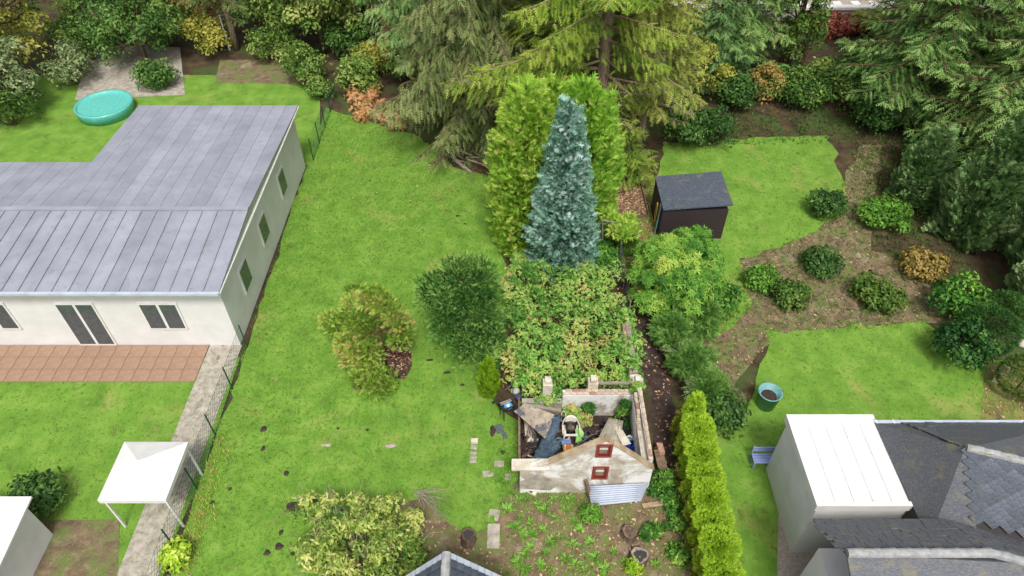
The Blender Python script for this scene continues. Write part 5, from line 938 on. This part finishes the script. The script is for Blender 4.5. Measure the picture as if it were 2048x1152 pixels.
# ------------------------------------------------------------------ lean-to shed beside the rhododendron
lq = [gp(1312, 472), gp(1324, 415)]; lx, ly0, ly1 = lq[0][0] + .05, lq[0][1] - .2, lq[1][1]
t = thing('garden_shed', 'brown timber garden shed with dark slate roof beside the rhododendron', 'shed', (lx + 1.2, ly0, 0)); n = 8
for k in range(n): y = ly0 + (ly1 - ly0) * k / n; MB().box((lx, y, 0), (lx + .04, y + (ly1 - ly0) / n - .012, 1.75)).build('plank', M['dark_wood'], t)
MB().box((lx + .05, ly0, 0), (lx + 3.0, ly1, 1.72)).build('wall', M['dark_wood'], t)
MB().add([(lx - .02, ly0 - .1, 1.76), (lx + 3.1, ly0 - .1, 2.05), (lx + 3.1, ly1 + .1, 2.05), (lx - .02, ly1 + .1, 1.76), (lx - .02, ly0 - .1, 1.82), (lx + 3.1, ly0 - .1, 2.11), (lx + 3.1, ly1 + .1, 2.11), (lx - .02, ly1 + .1, 1.82)], [(3, 2, 1, 0), (4, 5, 6, 7), (0, 1, 5, 4), (1, 2, 6, 5), (2, 3, 7, 6), (3, 0, 4, 7)]).build('roof', M['slate'], t)
mb = MB(); ym = (ly0 + ly1) / 2 - .3; hx = lx - .05; mb.tube([(hx - .03, ym + .13 * math.cos(q), .95 + .5 * math.sin(q)) for q in np.linspace(0, 18.8, 60)], .025, 5); mb.tube([(hx, ym, .5), (hx, ym, .0)], .03, 5); single('hose_coil', mb, M['yellow_paint'], 'yellow hose coil hanging on the brown garden shed', 'hose', smooth=True)
for k in (0, 1): single('garden_cane', MB().tube([(lx - .12, ly0 + .25 + .16 * k, 0), (lx - .03, ly0 + .35 + .16 * k, 1.7)], .018, 5), M['cyan_soft'], 'pale green cane leaning on the brown garden shed, %s' % ('nearer' if k == 0 else 'farther'), 'cane')

# ------------------------------------------------------------------ near tiled roof at the bottom edge
YA = 8.3; AP = yp(893, 1111, YA); zr = AP[2]; LE = yp(826, 1152, YA); RE = yp(992, 1156, YA)
t = thing('tiled_hut', 'gabled hut with mossy dark tiled roof at the bottom edge', 'hut', (AP[0], YA - 2, 0)); Y0 = YA - 4
for nm, E in (('left', LE), ('right', RE)):
    d = np.array([E[0] - AP[0], 0, E[2] - AP[2]]); Ls = np.linalg.norm(d); d /= Ls; Ls *= 1.5; nn = np.array([-d[2], 0, d[0]]) * (1 if nm == 'right' else -1); nn = nn if nn[2] > 0 else -nn
    end = AP + d * Ls; MB().add([(AP[0], YA - .02, AP[2] - .03), (end[0], YA - .02, end[2] - .03), (end[0], Y0, end[2] - .03), (AP[0], Y0, AP[2] - .03)], [(0, 1, 2, 3) if nm == 'right' else (3, 2, 1, 0)]).build('roof_deck', M['charcoal'], t)
    rows = max(2, int(Ls / .27)); tw = .24
    tile0 = None
    for r_ in range(rows):
        for c_ in range(5):
            cc = AP + d * (r_ * .27 + .16) + np.array([0, -.13 - c_ * tw, 0]) + nn * .02
            if tile0 is None:
                G = [[(d * (u - .5) * .32 + np.array([0, (v_ - .5) * tw * .98, 0]) + nn * (.03 * (u) + .022 * math.sin(v_ * math.pi)))for v_ in np.linspace(0, 1, 5)] for u in (0, 1)]
                o = MB().sheet(G, .014).build('roof_tile', M['slate'], None); o.parent = t; tile0 = o
            else: o = tile0.copy(); COL.objects.link(o)
            o.location = [float(v) for v in cc - rootloc(t)]
    for r_ in range(rows):
        cc = AP + d * (r_ * .27 + .15) + nn * .075; MB().obox(cc + [0, .0, 0], d * .15, np.array([0, .07, 0]), nn * .02).build('verge_tile', M['tin'], t)
for k in range(5): MB().tube([(AP[0], YA + .05 - k * .34, zr + .04), (AP[0], YA - .3 - k * .34, zr + .02)], [.13, .115], 10).build('ridge_tile', M['ridge_tile'], t)
MB().plate([(LE[0] + .1, 0), (RE[0] - .1, 0), (RE[0] - .1, RE[2] - .1), (AP[0], AP[2] - .1), (LE[0] + .1, LE[2] - .1)], [], (0, YA - .5, 0), (1, 0, 0), (0, 0, 1), .2).build('gable_wall', M['house_white'], t)

# ------------------------------------------------------------------ house on the right: slate roofs and white flat roof
zE, zR = 3.0, 5.0; yE = gp(1500, 846, zE)[1]; yR = gp(1500, 908, zR)[1]; zV = 3.8; yV = gp(1500, 1066, zV)[1]; zR2 = 5.0; yR2 = gp(1500, 1134, zR2)[1]
hx0, hx1, hx2 = 8.2, 12.5, 24
t = thing('slate_house', 'house with grey slate roofs at the lower right', 'house', (16, 6, 0))
MB().box((hx1 + .25, yV, 0), (17.8, yE - .35, 2.9)).build('wall', M['house_white'], t); MB().box((hx0 + .3, 3.2, 0), (17.8, yV - .003, 2.9)).build('wall', M['house_white'], t)
_a, _b = gp(1965, 904, zR), gp(2048, 924, zR); kR = (_b[1] - _a[1]) / (_b[0] - _a[0]); RY = lambda x: _a[1] + kR * (x - _a[0])       # the ridge runs slightly askew
_c, _d = gp(1955, 1058, zV), gp(2048, 1085, zV); kV = (_d[1] - _c[1]) / (_d[0] - _c[0]); VY = lambda x: _c[1] + kV * (max(x, 11.8) - _c[0])
R2 = lambda x: VY(x) - 1.5
def slope(nm, x0, x1, fa, za, fb, zb, mt): MB().sheet([[(x0, fa(x0), za), (x1, fa(x1), za)], [(x0, fb(x0), zb), (x1, fb(x1), zb)]], .06).build(nm, M[mt], t)
slope('roof_back_slope', hx1, 18, RY, zR, lambda x: yE, zE, 'slate_far'); MB().add([(11.56, yE, zE), (hx1, yE, zE), (hx1, RY(hx1), zR), (11.56, yE, zE - .06), (hx1, yE, zE - .06), (hx1, RY(hx1), zR - .06)], [(0, 1, 2), (5, 4, 3), (0, 3, 4, 1), (1, 4, 5, 2), (2, 5, 3, 0)]).build('roof_back_corner', M['slate_far'], t); slope('roof_deck', hx1, 18, VY, zV - .03, RY, zR - .04, 'charcoal'); 
for xa, xb in ((hx0, hx1), (hx1, 18)): slope('roof_rear_slope', xa, xb, R2, zR2, lambda x: VY(x) - .01, zV, 'slate_far'); slope('roof_front_slope', xa, xb, lambda x: 3.0, 3.0, R2, zR2 - .005, 'slate_far')
MB().box((11.5, yE - .02, zE - .1), (18, yE + .1, zE + .02)).build('gutter', M['tin'], t)
MB().sheet([[(11.56, VY(hx1) - .02, 3.05), (hx1 + .02, VY(hx1), zV)], [(11.56, yE, zE), (hx1 + .02, RY(hx1), zR)]][::-1], .06).build('roof_hip_slope', M['slate_far'], t)
for fn, x0 in ((RY, hx1), (R2, hx0)):
    x = x0
    while x < 18: MB().tube([(x, fn(x), zR + .02), (x + .4, fn(x + .4), zR + .035)], [.11, .125], 10).build('ridge_tile', M['ridge_tile'], t); x += .39
# diamond slates of the middle slope, those in view one by one
S = .3; sl = None; cnt = 0; far = MB(); ex0 = np.array([1, kV, 0]); ex0 /= np.linalg.norm(ex0)
dm = np.array([0, VY(14) - RY(14), zV - zR]); Lm = np.linalg.norm(dm); dm /= Lm; nv = np.cross(ex0, dm); nv = nv / np.linalg.norm(nv); nv = nv if nv[2] > 0 else -nv
SHP = [(-S * .62, 0), (0, -S * .5), (S * .62, 0), (0, S * .5)]
for r_ in range(0, 40):
    for c_ in range(int((18 - hx1) / (S * 1.2))):
        xx = hx1 + .02 + (c_ + .5 * (r_ % 2)) * S * 1.2; u = (r_ + .7) * S * .5 / Lm
        yy = RY(xx) + (VY(xx) - RY(xx)) * u; p = np.array([xx, yy, zR + (zV - zR) * u]) + nv * (.03 + .007 * (r_ % 2))
        if u > 1 - .06: continue
        if 12.7 < xx < 16 and cnt < 300:
            if sl is None: sl = MB().plate(SHP, [], (0, 0, 0), ex0, dm, .02).build('slate', M['slate']); sl.parent = t; o = sl
            else: o = sl.copy(); COL.objects.link(o)
            cnt += 1; o.location = [float(v) for v in p - rootloc(t)]; o.rotation_euler = (rng.normal(0, .014), rng.normal(0, .014), rng.normal(0, .012))
        else: far.plate(SHP, [], p + nv * rng.normal(0, .003), ex0, dm, .02)
far.build('outer_slates', M['slate'], t)['kind'] = 'stuff'
def courses(x0, x1, fa, za, fb, zb, step, nm):
    mb = MB(); L_ = math.hypot(fb(14) - fa(14), zb - za)
    for s_ in np.arange(step * .5, L_ - step * .4, step):
        x = x0 - rng.uniform(0, .2); u = s_ / L_
        while x < x1:
            w_ = rng.uniform(.2, .32); f_ = lambda q: np.array([q, fa(q) + (fb(q) - fa(q)) * u, za + (zb - za) * u]); c = f_(x + w_ / 2); e_ = (f_(x + w_) - f_(x)); d = np.array([0, fb(x) - fa(x), zb - za]) / L_; nn = np.cross(e_, d); nn /= np.linalg.norm(nn); nn = nn if nn[2] > 0 else -nn
            mb.obox(c + nn * (.014 + rng.uniform(0, .014)), e_ * .48, d * step * .55, nn * .008); x += w_
    mb.build(nm, M['slate_far'], t)['kind'] = 'stuff'
courses(hx1, 17, lambda x: yE, zE, RY, zR, .2, 'back_slope_slates'); courses(hx0, 17, VY, zV, R2, zR2, .2, 'rear_slope_slates')
fx0, fy0, fy1, fz = gp(1572, 835, 3)[0], gp(1600, 1012, 3)[1], gp(1600, 832, 3)[1], 3.0
t = thing('white_annex', 'white flat roofed annex against the slate house', 'annex', ((fx0 + hx1) / 2, (fy0 + fy1) / 2, 0)); MB().box((fx0 + .1, fy0, 0), (11.5, fy1 - .1, 2.8)).build('wall', M['house_white'], t); MB().box((fx0, fy0 - .05, 2.803), (11.54, fy1, 3.0)).build('roof', M['white_paint'], t)
for a, b in (((fx0, fy0 - .05, 3.001), (11.54, fy0 + .1, 3.09)), ((fx0, fy1 - .15, 3.001), (11.54, fy1, 3.09)), ((fx0, fy0 + .101, 3.001), (fx0 + .15, fy1 - .151, 3.09))): MB().box(a, b).build('parapet', M['white_paint'], t)
xx = fx0 + .6
while xx < hx1 - .2: MB().box((xx, fy0 + .102, 3.001), (xx + .04, fy1 - .152, 3.03)).build('roof_seam', M['white_paint'], t); xx += .55
for k in range(2): xa = fx0 + .4 + k * 1.4; o = MB().box((xa, fy1 - .098, .3), (xa + 1.1, fy1 - .05, 2.3)).build('window', M['white_paint'], t); MB().box((xa + .08, fy1 - .049, .4), (xa + 1.02, fy1 - .04, 2.2)).build('pane', M['glass_dark'], o)
# planter and small things
q = gp(1990, 762); t = thing('planter', 'tall pale planter filled with red soil on the leafy verge', 'planter', q); MB().lathe(q, [(.13, 0), (.2, .75), (.22, .75), (.22, .8), (.17, .8), (.16, .72)], 4).build('shell', M['pale_concrete'], t); MB().lathe(q + Z3 * .7, [(.17, 0), (.08, .04), (.001, .04)], 4).build('contents', M['red_paint'], t)
g = gp(2040, 690); single('boulder', MB().lathe(g, [(.16, 0), (.2, .1), (.14, .22), (.001, .27)], 8), M['pale_concrete'], 'pale boulder between the clipped bushes at right edge', 'stone', smooth=True)
bucket('water_butt', 'teal water butt near the golden hedge far end', 1530, 810, .42, .8, 'cyan_soft', 0, 'dark_soil', 'barrel')
c = gp(1528, 930, 0); t = thing('garden_bench', 'blue garden bench at the corner of the white annex', 'bench', c)
for k in range(4): MB().box(c + [-.5, -.2 + .1 * k, .42], c + [.5, -.12 + .1 * k, .45]).build('slat', M['light_blue'], t)
for sx in (-.45, .45):
    for sy in (-.16, .14): MB().box(c + [sx - .025, sy - .025, 0], c + [sx + .025, sy + .025, .419]).build('leg', M['light_blue'], t)
for k in range(2): MB().box(c + [-.5, .2, .55 + .14 * k], c + [.5, .23, .65 + .14 * k]).build('back_slat', M['light_blue'], t)
for sx in (-.45, .45): MB().box(c + [sx - .025, .231, 0], c + [sx + .025, .27, .8]).build('back_post', M['light_blue'], t)
c = gp(1450, 800, 0); single('rubble_heap', MB().lathe(c, [(.9, 0), (.7, .25), (.35, .42), (.001, .5)], 13, .8), M['bed_soil'], 'brown soil heap beside the junipers', 'soil', smooth=True)
# cut trunks and pale trunk at the back right
for a, b, c_, d_, lab in ((1560, 128, 1569, 98, 'cut reddish trunk left of the light green bush'), (1602, 118, 1607, 92, 'cut reddish trunk right of the light green bush')):
    q = gp(a, b + 6); single('cut_trunk', MB().tube([q, q + Z3 * 1.3], [.22, .19], 9), M['red_bark'], lab, 'trunk')
# ------------------------------------------------------------------ white wall and road at the top
yw = gp(1600, 14, 1.0)[1]
t = thing('roadside_wall', 'low white coped wall along the road at the top', 'wall', (25, yw, 0)); 
for k in range(16): x = 12 + k * 1.6; MB().box((x, yw, 0), (x + 1.58, yw + .35, .8)).build('wall_block', M['concrete'], t); MB().box((x, yw - .08, .803), (x + 1.585, yw + .43, 1.0)).build('coping_stone', M['white_paint'], t)
tag(MB().add([(5, yw + .5, .0), (60, yw + .5, .0), (60, yw + 12, .0), (5, yw + 12, .0)], [(0, 1, 2, 3)]).build('road', M['gravel_path']), kind='structure')
for k in range(18): x = 13 + k * 1.4; MB().box((x, yw + 1.3, .004), (x + .6, yw + 3.5, .008)).build('road_marking', M['white_paint'], bpy.data.objects['road'])

# ------------------------------------------------------------------ house on the left with low grey roof
X1 = -10.85; YF = gp(300, 690)[1]; ZE = 3.5; YB2, YB1 = 31.6, 26.6
t = thing('grey_roof_house', 'white house with wide low grey roof left of the lawn', 'house', (-20, YF, 0)); XL = -34
MB().box((XL, YF, 0), (X1 - .2, YB1 - .3, ZE - .05)).build('wall', M['house_white'], t); MB().box((-18.8, YB1 - .297, 0), (X1 - .202, YB2 - .3, ZE - .052)).build('rear_wall', M['house_white'], t)
ym = (YF + YB1) / 2; zm = ZE + .4
def rs(g): return MB().sheet(g, .1)
k = 0; x = XL - .3
while x < X1 + .03:
    x2 = min(x + .62, X1 + .08); yb = YB2 if x > -19 else YB1
    MB().sheet([[(x, YF - .45, ZE), (x2 - .012, YF - .45, ZE)], [(x, ym, zm), (x2 - .012, ym, zm)]], .06).build('roof_panel', M['roof_grey'], t)
    MB().sheet([[(x, ym + .01, zm - .002), (x2 - .012, ym + .01, zm - .002)], [(x, yb, ZE), (x2 - .012, yb, ZE)]], .06).build('roof_panel', M['roof_grey'], t)
    MB().bar((x - .006, YF - .45, ZE + .02), (x - .006, ym, zm + .02), .03, .06).build('roof_seam', M['roof_grey'], t); x = x2
MB().bar((XL - .3, ym, zm + .03), (X1 + .08, ym, zm + .03), .22, .06).build('ridge_cap', M['roof_grey'], t)
MB().bar((XL - .3, YF - .52, ZE - .04), (X1 + .08, YF - .52, ZE - .04), .13, .1).build('gutter', M['tin'], t)
MB().box((X1 + .0, YF - .46, ZE - .12), (X1 + .1, YB2, ZE - .062)).build('fascia', M['white_paint'], t)
for k, xa in enumerate((-30.5, -27, -23.4, -20.2, -16.8, -13.6)):
    door = k in (1, 4); z0 = .05 if door else 1.0; o = MB().box((xa - .75, YF - .06, z0), (xa + .75, YF + .02, 2.5)).build('door' if door else 'window', M['white_paint'], t)
    for s_ in (-1, 1): MB().box((xa + s_ * .37 - .31, YF - .075, z0 + .1), (xa + s_ * .37 + .31, YF - .062, 2.4)).build('pane', M['glass_dark'], o)
for yy in (21, 24, 27.5): o = MB().box((X1 - .22, yy - .5, 1.1), (X1 - .14, yy + .5, 2.4)).build('window', M['white_paint'], t); MB().box((X1 - .138, yy - .42, 1.2), (X1 - .128, yy + .42, 2.3)).build('pane', M['glass_dark'], o)
# terrace paving in front of it
tr = MB().box((-31, YF - 1.9, -.02), (-12.4, YF - .02, .02)).build('terrace', M['terracotta']); tag(tr, kind='structure'); pv = None
for i in range(3):
    for j in range(30):
        if pv is None: o = MB().box((-.3, -.3, 0), (.3, .3, .025), jit=.004).build('paving_stone', M['terracotta'], None); o.parent = tr; pv = o
        else: o = pv.copy(); COL.objects.link(o)
        o.location = (-30.6 + j * .62, YF - 1.6 + i * .62, .022)
sheet('side_path_left', [(-12.3, 9), (-11.0, 9), (-11.0, YF), (-12.3, YF)], .012, M['concrete'])
sheet('rear_patio', px((180, 90), (360, 95), (370, 190), (150, 200)), .012, M['concrete']); sheet('rear_patio_strip', px((260, 270), (380, 270), (400, 330), (230, 330)), .016, M['gravel_path']); sheet('rear_path', px((440, 120), (620, 120), (640, 170), (430, 165)), .012, M['bed_soil'])
c = gp(215, 225); t = thing('paddling_pool', 'round teal pool on the lawn behind the grey roofed house', 'pool', c); MB().lathe(c, [(1.55, 0), (1.6, .5), (1.6, .62), (1.48, .62), (1.46, .45)], 32).build('pool_wall', M['pool_teal'], t, True); MB().lathe(c, [(1.45, .44), (1.45, .5), (.7, .502), (.001, .503)], 32).build('water', M['pool_teal'], t)
# white pavilion roof and white shed in the near left plot
c = gp(330, 1000); c[2] = 0; t = thing('garden_pavilion', 'white canvas pavilion beside the left fence', 'pavilion', c)
for sx in (-.95, .95):
    for sy in (-.95, .95): MB().bar(c + [sx, sy, 0], c + [sx, sy, 1.9], .06).build('post', M['white_paint'], t)
ap = c + [0, 0, 2.45]; cr_ = [c + [sx * 1.05, sy * 1.05, 1.9] for sx, sy in ((-1, -1), (1, -1), (1, 1), (-1, 1))]
MB().add(cr_ + [ap] + [q - Z3 * .18 for q in cr_], [(0, 1, 4), (1, 2, 4), (2, 3, 4), (3, 0, 4), (5, 6, 1, 0), (6, 7, 2, 1), (7, 8, 3, 2), (8, 5, 0, 3)]).build('canopy', M['white_paint'], t)
c = gp(20, 1130); t = thing('white_shed', 'white roofed garden shed in the bottom left corner', 'shed', c); MB().box(c + [-1.6, -1.2, 0], c + [.9, 1.0, 1.8]).build('wall', M['house_white'], t); MB().sheet([[c + [-1.8, -1.4, 1.85], c + [1.1, -1.4, 1.85]], [c + [-1.8, 1.2, 2.1], c + [1.1, 1.2, 2.1]]], .07).build('roof', M['white_paint'], t)
o = MB().box(c + [.2 - .9, 1.0, .05], c + [.2, 1.04, 1.7]).build('door', M['grey_wood'], t); MB().box(c + [.1, 1.041, .8], c + [.15, 1.07, .95]).build('handle', M['steel'], o)
sheet('near_patio', px((60, 1040), (240, 1040), (230, 1300), (40, 1300)), .016, M['bed_soil'])
